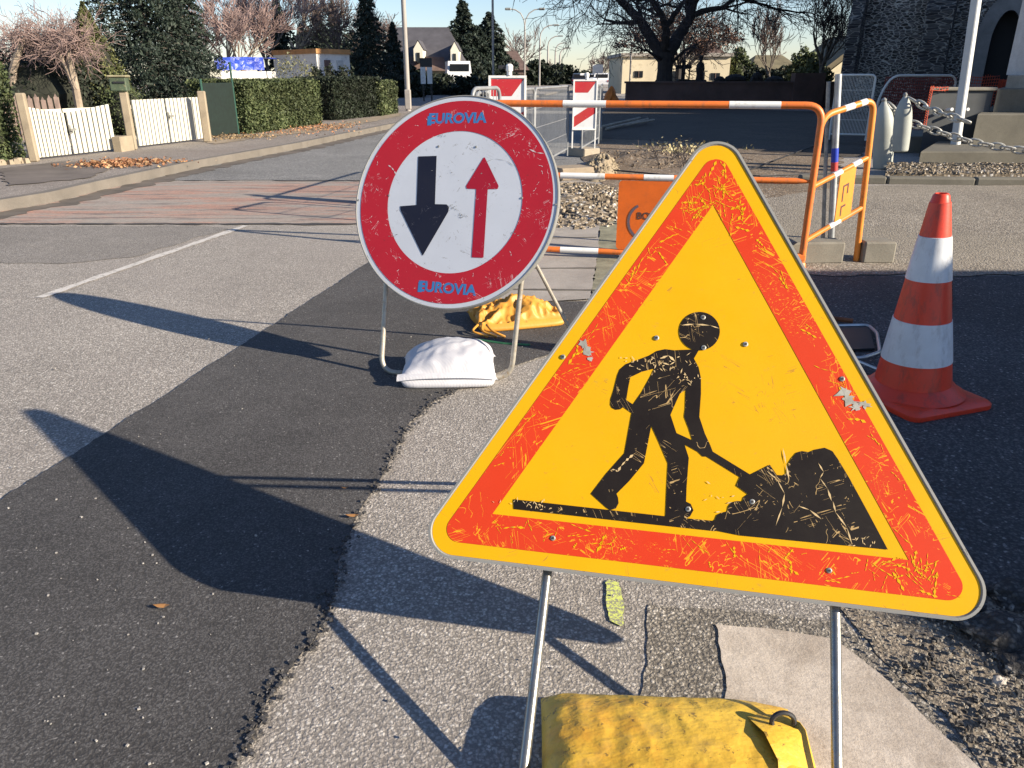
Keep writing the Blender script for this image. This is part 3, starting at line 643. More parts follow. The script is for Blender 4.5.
# ================================================================== BAGS
def pillow(c, L, W, Hh, rot, mat, name, label, cat, seed=0, corner=.35, lumps=.012, tilt=0.0, parts=None, n=56, pinch=1.0, droop=0.0, creases=0.0, boxy=False, skew=0.0):
    mb = MB(); vs = []; fs = []; cx, cy = c
    Rz = Matrix.Rotation(rot, 3, 'Z')
    for side in (1, -1):
        o = len(vs)
        for i in range(n + 1):
            for j in range(n + 1):
                x = i / n * 2 - 1; y = j / n * 2 - 1
                cxx, cyy = math.cos(x * math.pi / 2), math.cos(y * math.pi / 2)
                e = max(0, cxx) ** .75 * max(0, cyy) ** .8
                ear = abs(x) ** 5 * abs(y) ** 5
                px = L / 2 * math.sin(x * math.pi / 2) * (1 - .10 * pinch * (1 - abs(y)) ** 2 + .05 * ear) * (1 - .10 * pinch * y * y * (1 - ear) * abs(x))
                py = W / 2 * math.sin(y * math.pi / 2) * (1 + .04 * (1 - x * x) + .05 * ear)
                seam = .30
                if boxy:
                    e = max(0, 1 - abs(x) ** 5) ** .5 * max(0, 1 - abs(y) ** 5) ** .5; seam = .42
                    px = L / 2 * x * (1 - .03 * (1 - y * y)); py = W / 2 * y * (1 - .03 * (1 - x * x))
                q = Vector((px * 6 + seed, py * 6, seed * 1.7))
                if side > 0: z = Hh * (seam - .10 * ear) + Hh * (1 - seam) * e * (1 + skew * x + skew * .5 * y)
                else:
                    z = Hh * (seam - .10 * ear) * max(0, 1 - e * 3.2) ** 1.3
                    py += (-1 if y < 0 else 1) * .020 * (1 - x ** 4) * math.sin(min(1, e * 3.2) * math.pi) ** .8 * (0 if boxy else 1)
                if side > 0:
                    nz = noise.noise(q) * lumps + noise.noise(q * 2.6) * lumps * .5
                    fold = abs(noise.noise(Vector((px * 9 + seed * 3, py * 16, 2.2)))) * creases + abs(noise.noise(Vector((px * 26 + seed, py * 22, 5.2)))) * creases * .45
                    z += (nz - fold) * min(1, e * 2.2) + tilt * x * e
                z += droop * (abs(x) ** 6 * abs(y) ** 6)
                p = Rz @ Vector((px, py, 0)); vs.append((cx + p.x, cy + p.y, max(.004 - side * .002, z)))
        for i in range(n):
            for j in range(n):
                a = o + i * (n + 1) + j; f = (a, a + n + 1, a + n + 2, a + 1); fs.append(f if side > 0 else f[::-1])
    mb.add(vs, fs)
    root = thing(name, (cx, cy, 0), label, cat)
    mb.build('bag_body', mat, root, smooth='all')
    return root
def m_bag(name, a, b, dirt, weave=0, rough=.55, damt=.6, dth=.6):
    t = NT(name, rough, 0, .4); k = t.mix(t.ramp(t.noise(5, 5, .6), [(.3, 0.0), (.7, 1.0)]), a, b)
    k = t.mix(t.math('MULTIPLY', t.ramp(t.noise(16, 6, .75, dist=.4), [(dth, 0.0), (dth + .09, 1.0)]), damt), k, dirt)
    t.color(k)
    if weave:
        w = t.n.new('ShaderNodeTexWave'); w.wave_type = 'BANDS'; w.inputs['Scale'].default_value = weave; w.inputs['Distortion'].default_value = 1.5; t.l.new(t.map((1, 1, 1), (0, 0, .4)), w.inputs['Vector'])
        t.bump(t.math('ADD', t.math('MULTIPLY', w.outputs[1], .3), t.noise(22, 4, .6)), .35, .006)
    else: t.bump(t.noise(14, 5, .6), .4, .008)
    return t.m
wb = G(449, 378)
M_wbag = m_bag('white_woven_bag', (.47, .47, .50), (.55, .55, .58), (.42, .40, .38), 60, .6, .25, .62)
bag = pillow((wb.x, wb.y + .02), .385, .26, .155, .05, M_wbag, 'sandbag', 'white woven sandbag lying on the foot of the round sign', 'sandbag', 3.1, lumps=.012, creases=.012, pinch=.9, skew=.34)
sm_ = MB(); sx0 = wb.x; y0 = wb.y - .098
pts = [(wb.x - .194 + i * .388 / 40, wb.y + .02 + (i - 20) * .00045 - .132 * (1 + .04 * (1 - (abs(i - 20) / 20) ** 2)), .044 + .012 * (1 - (abs(i - 20) / 20) ** 2.5)) for i in range(41)]
vs = []; 
for x, y, z in pts: vs += [(x, y + .012, z + .012 + .002 * random.random()), (x, y - .010, z + .004 + .004 * random.random()), (x, y - .014, z - .006)]
sm_.add(vs, [(i * 3 + j, i * 3 + j + 1, i * 3 + j + 4, i * 3 + j + 3) for i in range(40) for j in range(2)])
sm_.build('hem', M_wbag, bag, smooth='all')

M_obag = m_bag('orange_yellow_tarpaulin', (.50, .22, .03), (.60, .30, .045), (.14, .05, .015), 0, .5, .85, .60)
ob_ = G(516, 328)
bag2 = pillow((ob_.x + .0, ob_.y + .10), .44, .26, .14, .28, M_obag, 'sandbag', 'crumpled orange-yellow sandbag behind the round sign', 'sandbag', 8.3, lumps=.03, creases=.07, pinch=.5, n=90)
tl = MB(); p = G(478, 336)
for k_ in range(3):
    tl.tube(bend([V(p.x + .02 * k_, p.y + .02, .05), V(p.x - .03 + .05 * k_, p.y - .02, .03), V(p.x + .05 + .04 * k_, p.y - .05, .012)], .02), .006, 6)
tl.build('tied_neck', M_obag, bag2, smooth='all')
gst = MB(); a, b = G(478, 340, .008), G(530, 345, .008); gst.tube([a, a.lerp(b, .5) + V(0, -.015, 0), b], .006, 6)
gst.build('green_strap', m_plain('green_webbing', (.03, .16, .07), .2, 20, .7, 0, 0), bag2)

def m_ybag():
    t = NT('yellow_tarpaulin', .42, 0, .5); k = t.mix(t.ramp(t.noise(4, 5, .6), [(.3, 0.0), (.7, 1.0)]), (.56, .34, .035), (.66, .43, .06))
    k = t.mix(t.math('MULTIPLY', t.ramp(t.noise(5, 5, .65, src=t.map(loc=(3, 1, 0))), [(.55, 0.0), (.7, 1.0)]), .5), k, (.62, .22, .02))
    k = t.mix(t.math('MULTIPLY', t.ramp(t.noise(55, 5, .75), [(.60, 0.0), (.65, 1.0)]), .85), k, (.12, .08, .03))
    k = t.mix(t.math('MULTIPLY', t.ramp(t.noise(13, 6, .7), [(.52, 0.0), (.70, 1.0)]), .6), k, (.30, .20, .07))
    t.color(k); t.bump(t.math('ADD', t.noise(9, 6, .7), t.math('MULTIPLY', t.math('ABSOLUTE', t.math('SUBTRACT', t.noise(7, 4, .6, src=t.map((1, 1.6, 1))), .5)), -3.0)), .45, .008); return t.m
M_ybag = m_ybag()
yb = pillow((.275, .895), .47, .50, .098, -.06, M_ybag, 'sandbag', 'yellow tarpaulin sandbag across the foot of the triangular sign', 'sandbag', 5.2, lumps=.007, creases=.007, pinch=.25, n=110, boxy=True)
fl_ = MB(); c0 = V(.545, 1.06, .05)
# folded end flap and black ring
fg = [[G(742, 712, .085), G(790, 716, .085), G(800, 722, .09)], [G(764, 732, .105), G(796, 738, .10), G(806, 730, .085)], [G(778, 760, .10), G(800, 768, .075), G(816, 768, .05)], [G(780, 800, .09), G(806, 805, .05), G(826, 812, .02)]]
gv = [p for r_ in fg for p in r_]; fl_.add(gv + [p - V(0, -.004, .006) for p in gv], [(r_ * 3 + c_ + 3, r_ * 3 + c_ + 4, r_ * 3 + c_ + 1, r_ * 3 + c_) for r_ in range(3) for c_ in range(2)] + [(12 + r_ * 3 + c_, 12 + r_ * 3 + c_ + 1, 12 + r_ * 3 + c_ + 4, 12 + r_ * 3 + c_ + 3) for r_ in range(3) for c_ in range(2)] + [(0, 1, 13, 12), (1, 2, 14, 13), (2, 5, 17, 14), (5, 8, 20, 17), (8, 11, 23, 20)])
fl_.build('end_flap', M_ybag, yb, smooth='all')
rg = MB(); cc = G(783, 722, .10)
rg.tube([cc + V(math.cos(a_) * .020, .004 * math.sin(a_), math.sin(a_) * .017) for a_ in [k_ * .3 for k_ in range(-1, 13)]], .0045, 8)
rg.build('carry_ring', M_black, yb, smooth=True)

# ================================================================== TRAFFIC CONE
cb = G(912, 388, .04); Cn = thing('traffic_cone', (cb.x, cb.y, 0), 'orange-red traffic cone with two grey-white bands', 'traffic cone')
Ht = 1.15 - cb.y * math.tan(PITCH - math.atan((384 - 193) / FPX))
tiltM = (Matrix.Translation(cb) @ Matrix.Rotation(R(-1.5), 4, 'Y') @ Matrix.Rotation(R(18), 4, 'Z')) if False else (Matrix.Translation(V(cb.x, cb.y, 0)) @ Matrix.Rotation(R(-2.8), 4, 'Y'))
def m_cone(name, c, d, rough=.4):
    t = NT(name, rough, 0, .5); k = t.mix(t.ramp(t.noise(8, 5, .65), [(.35, 0.0), (.75, 1.0)]), c, tuple(x * .82 for x in c))
    k = t.mix(t.math('MULTIPLY', t.ramp(t.noise(24, 6, .75, src=t.map((1, 1, .4))), [(.50, 0.0), (.68, 1.0)]), .6), k, d)
    t.color(k); t.bump(t.noise(30, 3), .08, .004); return t.m
M_cr = m_cone('cone_red_rubber', (.74, .055, .022), (.16, .05, .035)); M_cw = m_cone('cone_white_band', (.66, .68, .70), (.35, .33, .32), .35)
def rz(z): return .137 + (.030 - .137) * (z - .05) / (Ht - .05)
zs = []
for v_, r_v in ((238, .05), (283, .075), (326, .10), (369, .125)): zs.append(1.15 - (cb.y - r_v) * math.tan(PITCH - math.atan((384 - v_) / FPX)))
body = MB(); body.lathe([(rz(.035) + .045, .036), (rz(.05) + .030, .045), (rz(.06) + .008, .070)] + [(rz(z), z) for z in np.linspace(.075, Ht - .03, 14)] + [(rz(Ht - .028) - .002, Ht - .028), (rz(Ht) - .003, Ht - .006), (rz(Ht) - .008, Ht), (rz(Ht) - .012, Ht), (rz(Ht) - .012, Ht - .05)], n=48)
body.build('cone_body', M_cr, Cn, tiltM, smooth=True)
for z1, z0 in ((zs[0], zs[1]), (zs[2], zs[3])):
    b_ = MB(); b_.lathe([(rz(z0) - .001, z0 - .001), (rz(z0) + .0025, z0)] + [(rz(z) + .0025, z) for z in np.linspace(z0, z1, 5)] + [(rz(z1) - .001, z1 + .001)], n=48)
    b_.build('reflective_band', M_cw, Cn, tiltM, smooth=True)
bs = MB(); rc = lambda s_, r_: rounded([(-s_, -s_), (s_, -s_), (s_, s_), (-s_, s_)], r_, 6)
def ringed(mb, levels):
    n = len(levels[0][0]); vs = [(x, y, z) for lp, z in levels for x, y in lp]
    mb.add(vs, [(i * n + k, i * n + (k + 1) % n, (i + 1) * n + (k + 1) % n, (i + 1) * n + k) for i in range(len(levels) - 1) for k in range(n)] + [tuple(range(n - 1, -1, -1)), tuple((len(levels) - 1) * n + k for k in range(n))])
ringed(bs, [(rc(  .192, .035), .001), (rc(.196, .04), .006), (rc(.196, .04), .022), (rc(.187, .035), .030), (rc(.165, .06), .036)])
bs.build('base', M_cr, Cn, Matrix.Translation(V(cb.x + .01, cb.y, 0)) @ Matrix.Rotation(R(20), 4, 'Z'), smooth=True)
tb = MB()
for k_ in range(7):
    z = .375 + k_ * .014; a_ = R(-22); 
    for q in range(2): tb.box((math.cos(a_) * (rz(z) + .001) - q * .0, math.sin(a_) * (rz(z) + .001) + q * .006, z), (.003, .010 if q else .006, .009), a_)
tb.build('moulded_marks', M_black, Cn, tiltM)

# ================================================================== ORANGE BARRIERS
def m_band(name, orange, white, rough=.45):
    return m_cone(name, orange, (.25, .12, .06), rough)
M_or = m_band('orange_barrier_paint', (.80, .19, .03), None); M_or2 = m_band('amber_barrier_paint', (.80, .27, .035), None)
M_orp = m_cone('orange_panel', (.82, .155, .012), (.60, .12, .02), .5)
br = G(808, 268); BY = br.y
def bpt(u, v, back=0.0):  # on the barrier's vertical plane, slightly further away at its left end
    r_ = _ray(u, v); slope = -.22; t_ = (BY - slope * 0 + slope * (0 - br.x)) ; k_ = (BY - slope * br.x) / (r_.y - slope * r_.x)
    return V(0, 0, CAM_H) + r_ * k_
B1 = thing('barrier', (br.x - .9, BY + .1, 0), 'long orange and white tubular barrier across the dug path', 'barrier')
pL, pR, pB = bpt(445, 113), bpt(823, 104), bpt(807, 268)
pB = V(pR.x - .0, pR.y, .0)
def zat(v, Y): return CAM_H - Y * math.tan(PITCH - math.atan((384 - v) / FPX))
zt = zat(105.5, BY); zm = zat(181.5, BY); zl = .055
lx = pR.x - 2.05; ly = BY + 2.05 * .20
lft = V(lx, ly, 0)
MB().tube(bend([V(lx, ly, 0), V(lx, ly, zt + .0), V(pR.x, BY, zt), V(pR.x, BY, .0)], .10, 7), .0215, 14).build('outer_frame', M_or, B1, smooth=True)
MB().tube([V(lx, ly, zm), V(pR.x - .10, BY + .02, zm), V(pR.x - .02, BY, zm)], [.019, .019, .010], 12).build('middle_rail', M_or, B1, smooth=True)
MB().tube([V(lx, ly, zl), V(pR.x, BY, zl)], .019, 12).build('bottom_rail', M_or, B1, smooth=True)
def sleeve(x0, x1, z, r_):
    f = lambda x: V(x, ly + (BY - ly) * (x - lx) / (pR.x - lx), z)
    MB().tube([f(x0), f(x1)], r_, 14).build('white_sleeve', M_white, B1, smooth=True)
def ux(u, Y): return (u - 512) / FPX * (Y * math.cos(PITCH) + .33)
for ua, ub in ((561, 602), (712, 759)): sleeve(ux(ua, BY + .25), ux(ub, BY + .2), zt, .0225)
for ua, ub in ((560, 603), (640, 668)): sleeve(ux(ua, BY + .25), ux(ub, BY + .25), zm, .020)
def ux0(u, Y): return (u - 512) / FPX * (Y * math.cos(PITCH) + .45)
for ua, ub in ((560, 597),): sleeve(ux0(ua, BY + .3), ux0(ub, BY + .3), zl, .020)
# orange sheet panel between middle and bottom rails
x0, x1 = ux(615.5, BY + .25), ux(725, BY + .2); f_ = lambda x: ly + (BY - ly) * (x - lx) / (pR.x - lx)
pn = MB(); MP = Matrix.Translation(V((x0 + x1) / 2, f_((x0 + x1) / 2) - .012, (zm + zl) / 2)) @ Matrix.Rotation(math.atan2(BY - ly, pR.x - lx), 4, 'Z') @ Matrix.Rotation(R(90), 4, 'X')
hw = (x1 - x0) / 2; hh = (zm - zl) / 2 - .02
pn.poly(rounded([(-hw, -hh), (hw, -hh), (hw, hh), (-hw, hh)], .025, 4), z=0, th=.006); pn.build('sheet_panel', M_orp, B1, MP)
M_ink = m_letter('faded_dark_print', (.10, .05, .04), (.55, .12, .02))
M_ink_a = m_letter('faded_blue_print', (.13, .10, .12), (.50, .14, .04))
arc = MB(); n_a = 26
for k_ in range(n_a):
    a0 = R(120 + k_ * 6.5); a1 = R(120 + (k_ + 1) * 6.5); ro, ri = .125, .108
    arc.add([(-hw + .19 + r_ * math.cos(a_), -.035 + r_ * math.sin(a_), .002) for r_, a_ in ((ro, a0), (ro, a1), (ri, a1), (ri, a0))], [(0, 1, 2, 3)])
arc.build('printed_ring', M_ink_a, B1, MP)
lettering('BOU', .062, -hw + .19, .0, 0, MP, B1, M_ink, .002, .0015)
MB().box((pR.x - .03, BY, .07), (.10, .045, .05), 0, bev=.01).build('foot_socket', M_or, B1)
MB().tube([V(pR.x, BY, .03), V(pR.x, BY - .01, 0)], .028, 10).build('foot', M_or, B1)

# second, narrow amber barrier turned away
a0, a1 = V(pR.x + .012, BY + .03, 0), G(856, 262)
Yn, Yf = a0.y, a1.y
a1 = V(a1.x, a1.y, 0)
B2 = thing('barrier', ((a0.x + a1.x) / 2, (Yn + Yf) / 2, 0), 'narrow amber barrier standing edge-on beside the long orange one', 'barrier')
ztn, ztf = zat(116, Yn), zat(99, Yf)
MB().tube(bend([V(a0.x, Yn, .01), V(a0.x, Yn, ztn), V(a1.x - .055, Yf, ztf), V(a1.x, Yf, .005)], .085, 7), .0195, 14).build('outer_frame', M_or2, B2, smooth=True)
def rail2(v0, v1, nm):
    p, q = V(a0.x, Yn, zat(v0, Yn)), V(a1.x - .05 * zat(v1, Yf), Yf, zat(v1, Yf)); MB().tube([p, q], .017, 12).build(nm, M_or2, B2, smooth=True); return p, q
p1, q1 = rail2(187, 157, 'middle_rail'); p2, q2 = rail2(241, 207, 'lower_rail')
for (p, q, f0, f1) in ((V(a0.x, Yn, ztn), V(a1.x - .055, Yf, ztf), .42, .60), (V(a0.x, Yn, ztn), V(a1.x - .055, Yf, ztf), .72, .84), (p1, q1, .38, .52), (p1, q1, .72, .86), (p2, q2, .42, .60)):
    MB().tube([p.lerp(q, f0), p.lerp(q, f1)], .0205 if p.z > .7 else .018, 12).build('white_sleeve', M_white, B2, smooth=True)
c1, c2, c3_, c4 = p1.lerp(q1, .50), p1.lerp(q1, .78), p2.lerp(q2, .78), p2.lerp(q2, .50)
o_ = V(.0, -.012, 0); pm = MB(); pm.add([c1 + o_, c2 + o_, c3_ + o_, c4 + o_, c1 - o_ * .2, c2 - o_ * .2, c3_ - o_ * .2, c4 - o_ * .2], [(3, 2, 1, 0), (4, 5, 6, 7), (0, 1, 5, 4), (1, 2, 6, 5), (2, 3, 7, 6), (3, 0, 4, 7)])
pm.build('sheet_panel', m_cone('amber_panel', (.84, .30, .02), (.6, .2, .02), .5), B2)
inkp = MB()
for (fa, fb, fz0, fz1) in ((.58, .60, .30, .62), (.60, .68, .30, .34), (.66, .68, .34, .5), (.58, .66, .70, .74), (.58, .60, .74, .90)):
    def pp(fx, fz): return c1.lerp(c2, (fx - .5) / .28).lerp(c4.lerp(c3_, (fx - .5) / .28), fz) + V(0, -.0135, 0)
    inkp.add([pp(fa, fz0), pp(fb, fz0), pp(fb, fz1), pp(fa, fz1)], [(3, 2, 1, 0)])
inkp.build('printed_marks', M_ink, B2)

# grey post with blue and red tape
pb = G(831, 240); zt_ = zat(74, pb.y); PO = thing('steel_post', (pb.x, pb.y, 0), 'grey steel post with blue and red tape beside the barriers', 'post')
ptp = A(838.5, 74, pb.y); lp2 = lambda z: pb.lerp(ptp, z / ptp.z)
MB().tube([pb, ptp], .024, 14).build('post_tube', M_galv, PO, smooth=True)
z0_, z1_ = zat(162, pb.y), zat(148, pb.y)
MB().tube([lp2(z0_), lp2(z1_)], .0255, 14).build('blue_tape', m_plain('blue_tape', (.02, .05, .40), .1, 9, .4, 0, 0), PO, smooth=True)
MB().tube([lp2(zat(171, pb.y)), lp2(z0_)], .025, 14).build('red_tape', m_plain('red_tape', (.55, .06, .05), .1, 9, .4, 0, 0), PO, smooth=True)
MB().tube([V(pb.x - .055, pb.y + .02, .01), lp2(zt_ - .05) + V(-.06, .02, 0)], .014, 10).build('side_tube', M_zinc, PO, smooth=True)

# concrete ballast blocks
def block(p, q, dep, h_, mat, label, bev=.012, group=None, name='concrete_block'):
    d = (q - p); d.z = 0; ang = math.atan2(d.y, d.x); n = V(-d.y, d.x, 0).normalized(); c = (p + q) / 2 + n * dep / 2
    mb = MB().box((c.x, c.y, h_ / 2), (d.length, dep, h_), ang, bev=bev)
    return sole(mb, name, mat, (c.x, c.y, 0), label, 'concrete block', group)
block(G(786, 265), G(843, 264), .16, .145, M_conc3, 'long concrete block behind the foot of the orange barrier')
block(G(862, 264), G(894, 264), .16, .145, M_conc3, 'short concrete block right of the amber barrier foot')
# small things in the shade behind the triangle
st = thing('folded_stand', tuple(G(840, 345)), 'folded steel sign stand lying on the shaded asphalt by the cone', 'sign stand')
MB().tube(bend([G(815, 326, .02), G(868, 325, .02), G(877, 333, .02), G(880, 352, .02), G(862, 358, .02), G(812, 357, .02)], .03), .008, 8).build('tube_frame', M_galv, st, smooth=True)
MB().tube([G(812, 342, .03), G(884, 372, .03)], .007, 8).build('cross_tube', M_galv, st, smooth=True)
MB().poly([G2(822, 329), G2(868, 329), G2(874, 352), G2(820, 354)], z=.018, th=.010).build('plate', M_black, st)
rb = MB(); a_, b_ = G(815, 316, .02), G(853, 321, .02); rb.tube([a_, b_], .012, 8)
sole(rb, 'rusty_bar', m_plain('rust', (.20, .07, .03), .4, 20, .9, 0, .3), tuple(G(834, 318)), 'short rusty iron bar lying behind the triangular sign', 'iron bar')

# broken asphalt lumps and stones at the right
def rock(c, s_, mat, name, label, cat, seed=0, flat=.5, group=None, rough_=.28):
    import bmesh
    bm = bmesh.new(); bmesh.ops.create_icosphere(bm, subdivisions=3, radius=1)
    mb = MB()
    for v in bm.verts:
        d = v.co.copy(); k_ = 1 + rough_ * noise.noise(d * 1.6 + Vector((seed, 0, 0))) * 1.6 + rough_ * .5 * noise.noise(d * 4 + Vector((seed, 3, 0)))
        d = Vector((d.x * s_[0], d.y * s_[1], d.z * s_[2])) * k_; v.co = d
    for v in bm.verts:
        z = v.co.z + s_[2] * flat
        mb.v.append((c[0] + v.co.x, c[1] + v.co.y, max(.002, c[2] + z)))
    mb.f = [tuple(x.index for x in f.verts) for f in bm.faces]; bm.free()
    return sole(mb, name, mat, (c[0], c[1], 0), label, cat, group)
M_lump = m_asphalt('broken_asphalt', (.05, .047, .045), (.14, .13, .12), 80, (.3, .28, .25), .05, .3, 1.0)
for i, (u, v, sx, sy, sz, lab) in enumerate(((960, 612, .07, .045, .03, 'dark broken asphalt lump just right of the triangle corner'), (1000, 640, .085, .06, .035, 'largest dark asphalt lump at the right edge'), (1016, 600, .06, .05, .03, 'dark asphalt lump at the right edge above the largest one'), (1022, 668, .05, .04, .02, 'flat dark asphalt lump below the largest one'))):
    p = G(u, v); rock((p.x, p.y, 0), (sx, sy, sz), M_lump, 'asphalt_lump', lab, 'asphalt lump', i * 3.3, .35, 'broken asphalt lumps at the right edge')
p = G(998, 686); rock((p.x, p.y, 0), (.014, .011, .013), M_conc, 'stone', 'small pale angular stone casting a shadow at lower right', 'stone', 4.4, .7)
p = G(1016, 697); rock((p.x, p.y, 0), (.012, .009, .007), M_conc2, 'stone', 'small grey stone at the lower right edge', 'stone', 9.4, .6)
db = MB()
for i in range(380):
    u = random.uniform(900, 1060); v = random.uniform(600, 775)
    if v < 590 + (u - 840) * .1 or u < 868 + (v - 648) * 1.05: continue
    p = G(u, v); s_ = random.choice((.002, .003, .004, .007)) * random.uniform(.7, 1.4)
    db.box((p.x, p.y, .013), (s_ * 1.6, s_, s_ * .8), random.uniform(0, 3), .7)
struct(db, 'debris_grit', M_lump, 'stuff')
db = MB()
for i in range(900):
    u = random.uniform(840, 1060); v = random.uniform(600, 775)
    if u < 862 + (v - 648) * 1.05: continue
    p = G(u, v); s_ = random.uniform(.0015, .005)
    db.box((p.x, p.y, .013), (s_ * 1.6, s_, s_ * .8), random.uniform(0, 3), .7)
struct(db, 'debris_grit', M_conc2, 'stuff')
# a few dry leaves on the asphalt
M_dead = m_leaf('dry_leaves', (.24, .11, .04), (.34, .17, .06), (.42, .26, .10))
for i, (u, v, lab) in enumerate(((353, 520, 'curled dry leaf by the asphalt edge'), (345, 492, 'small dry leaf on the fresh asphalt'), (163, 611, 'pinkish dry leaf fragment on the dark asphalt'))):
    p = G(u, v); mb = MB(); s_ = .016 if i != 1 else .010
    mb.add([(p.x + s_ * math.cos(a_) * k_, p.y + s_ * .6 * math.sin(a_) * k_, .012 + .006 * abs(math.cos(a_))) for a_, k_ in ((0, 1.2), (1, .8), (2, 1), (3.14, 1.3), (4.1, .8), (5.2, .9))], [(0, 1, 2, 3, 4, 5)])
    sole(mb, 'dry_leaf', M_dead, (p.x, p.y, 0), lab, 'leaf', 'dry leaves on the asphalt')

# ================================================================== LEFT SIDE OF THE STREET
PAV = .10
def wallstrip(mb, p, q, z0, z1, th):
    d = (q - p); d.z = 0; a = math.atan2(d.y, d.x); c = (p + q) / 2
    z1q = z1 if not isinstance(z1, tuple) else z1[1]; z1p = z1 if not isinstance(z1, tuple) else z1[0]
    n = V(-d.y, d.x, 0).normalized() * th / 2
    vs = [p - n, q - n, q + n, p + n]; mb.add([(v.x, v.y, z0) for v in vs] + [(vs[0].x, vs[0].y, z1p), (vs[1].x, vs[1].y, z1q), (vs[2].x, vs[2].y, z1q), (vs[3].x, vs[3].y, z1p)], [(3, 2, 1, 0), (4, 5, 6, 7), (0, 1, 5, 4), (1, 2, 6, 5), (2, 3, 7, 6), (3, 0, 4, 7)]); return mb
def Gp(u, v): p = G(u, v, PAV); return V(p.x, p.y, PAV)
M_cream = m_plain('cream_boards', (.58, .56, .47), .07, 5, .6, 0, .1, (.60, .57, .46))
M_post = m_concrete('sandy_concrete', (.31, .255, .18))
def leaf_of_gate(par, P, Q, tp, tq, z0, n, mat):
    mb = MB(); d = (Q - P); L = d.length; dn = d.normalized(); nn = V(dn.y, -dn.x, 0)
    for i in range(n):
        a, b = (i + .15) / n, (i + .85) / n; pa_, pb_ = P.lerp(Q, a), P.lerp(Q, b); za, zb = tp + (tq - tp) * a, tp + (tq - tp) * b
        wallstrip(mb, pa_ + nn * .0, pb_ + nn * .0, z0, (za, zb), .022)
    for z in (z0 + .10, z0 + .55):
        wallstrip(mb, P - nn * .040, Q - nn * .040, z, z + .05, .02)
    return mb.build('gate_leaf', mat, par)
def gate(u0, v0, t0, u1, v1, t1, um, tm, n, label):
    P, Q = Gp(u0, v0), Gp(u1, v1); f = (um - u0) / (u1 - u0) * P.y / ((1 - (um - u0) / (u1 - u0)) * Q.y + (um - u0) / (u1 - u0) * P.y); Mm = P.lerp(Q, f)
    g_ = thing('gate', tuple((P + Q) / 2), label, 'gate', 'white boarded gates')
    zP, zM, zQ = zat(t0, P.y), zat(tm, Mm.y), zat(t1, Q.y)
    d = (Q - P).normalized()
    leaf_of_gate(g_, P, Mm - d * .012, zP, zM, PAV + .03, n, M_cream); leaf_of_gate(g_, Mm + d * .012, Q, zM, zQ, PAV + .03, n, M_cream)
    nn = V(d.y, -d.x, 0); h_ = MB().box(Mm + nn * .025 + V(.06, 0, (zM - PAV) * .62), (.10, .02, .03), math.atan2(d.y, d.x)); h_.box(Mm + nn * .02 + V(.02, 0, (zM - PAV) * .62), (.03, .02, .12), math.atan2(d.y, d.x))
    h_.build('latch', M_zinc, g_); return P, Q
g1P, g1Q = gate(38, 160, 107, 117, 151, 104, 73, 113, 9, 'white boarded double gate with a dipped top, nearest on the left')
g2P, g2Q = gate(139, 148, 100, 204, 140, 97, 171, 98.5, 9, 'white boarded double gate with a level top, second along the left pavement')
def post(u, v, ttop, w_, mat, name, label, cat, cap=0.0, group=None, d=.09):
    p = Gp(u, v); z = zat(ttop, p.y); mb = MB().box((p.x, p.y + d / 2, (z + PAV) / 2), (w_, d, z - PAV), R(10), bev=.015)
    return sole(mb, name, mat, (p.x, p.y + d / 2, PAV), label, cat, group)
post(33, 162, 93, .11, M_post, 'gate_post', 'sandy concrete post at the left end of the nearest white gate', 'gate post', group='concrete gate posts')
post(132, 150, 92, .12, M_post, 'gate_post', 'sandy concrete post under the green letterbox between the two gates', 'gate post', group='concrete gate posts')
post(207, 142, 91, .13, M_post, 'gate_post', 'sandy concrete post at the right end of the second white gate', 'gate post', group='concrete gate posts')
mb = MB(); p, q = Gp(118, 152), Gp(131, 150); wallstrip(mb, p, q, PAV, zat(137, p.y), .12)
sole(mb, 'low_wall', M_post, tuple((p + q) / 2), 'short low concrete wall between the two white gates', 'wall')
p = Gp(132, 150); lb = thing('letterbox', (p.x, p.y + .05, zat(92, p.y) - PAV * 0), 'dull green letterbox on top of the concrete gate post', 'letterbox')
zb = zat(92, p.y); zt2 = zat(76.5, p.y)
M_lgreen = m_plain('dull_green_paint', (.06, .085, .05), .3, 8, .6, 0, .1, (.2, .18, .1))
MB().box((p.x - .04, p.y + .06, (zb + zt2) / 2), (.23, .2, zt2 - zb - .02), R(10), bev=.012).build('box', M_lgreen, lb)
MB().box((p.x - .04, p.y + .06, zt2 + .004), (.27, .24, .03), R(10), bev=.01).build('lid', m_plain('mossy_lid', (.26, .23, .14), .3, 8, .8, 0, .1), lb)
MB().box((p.x + .00, p.y - .045, zt2 - .08), (.16, .012, .025), R(10)).build('slot', M_black, lb)

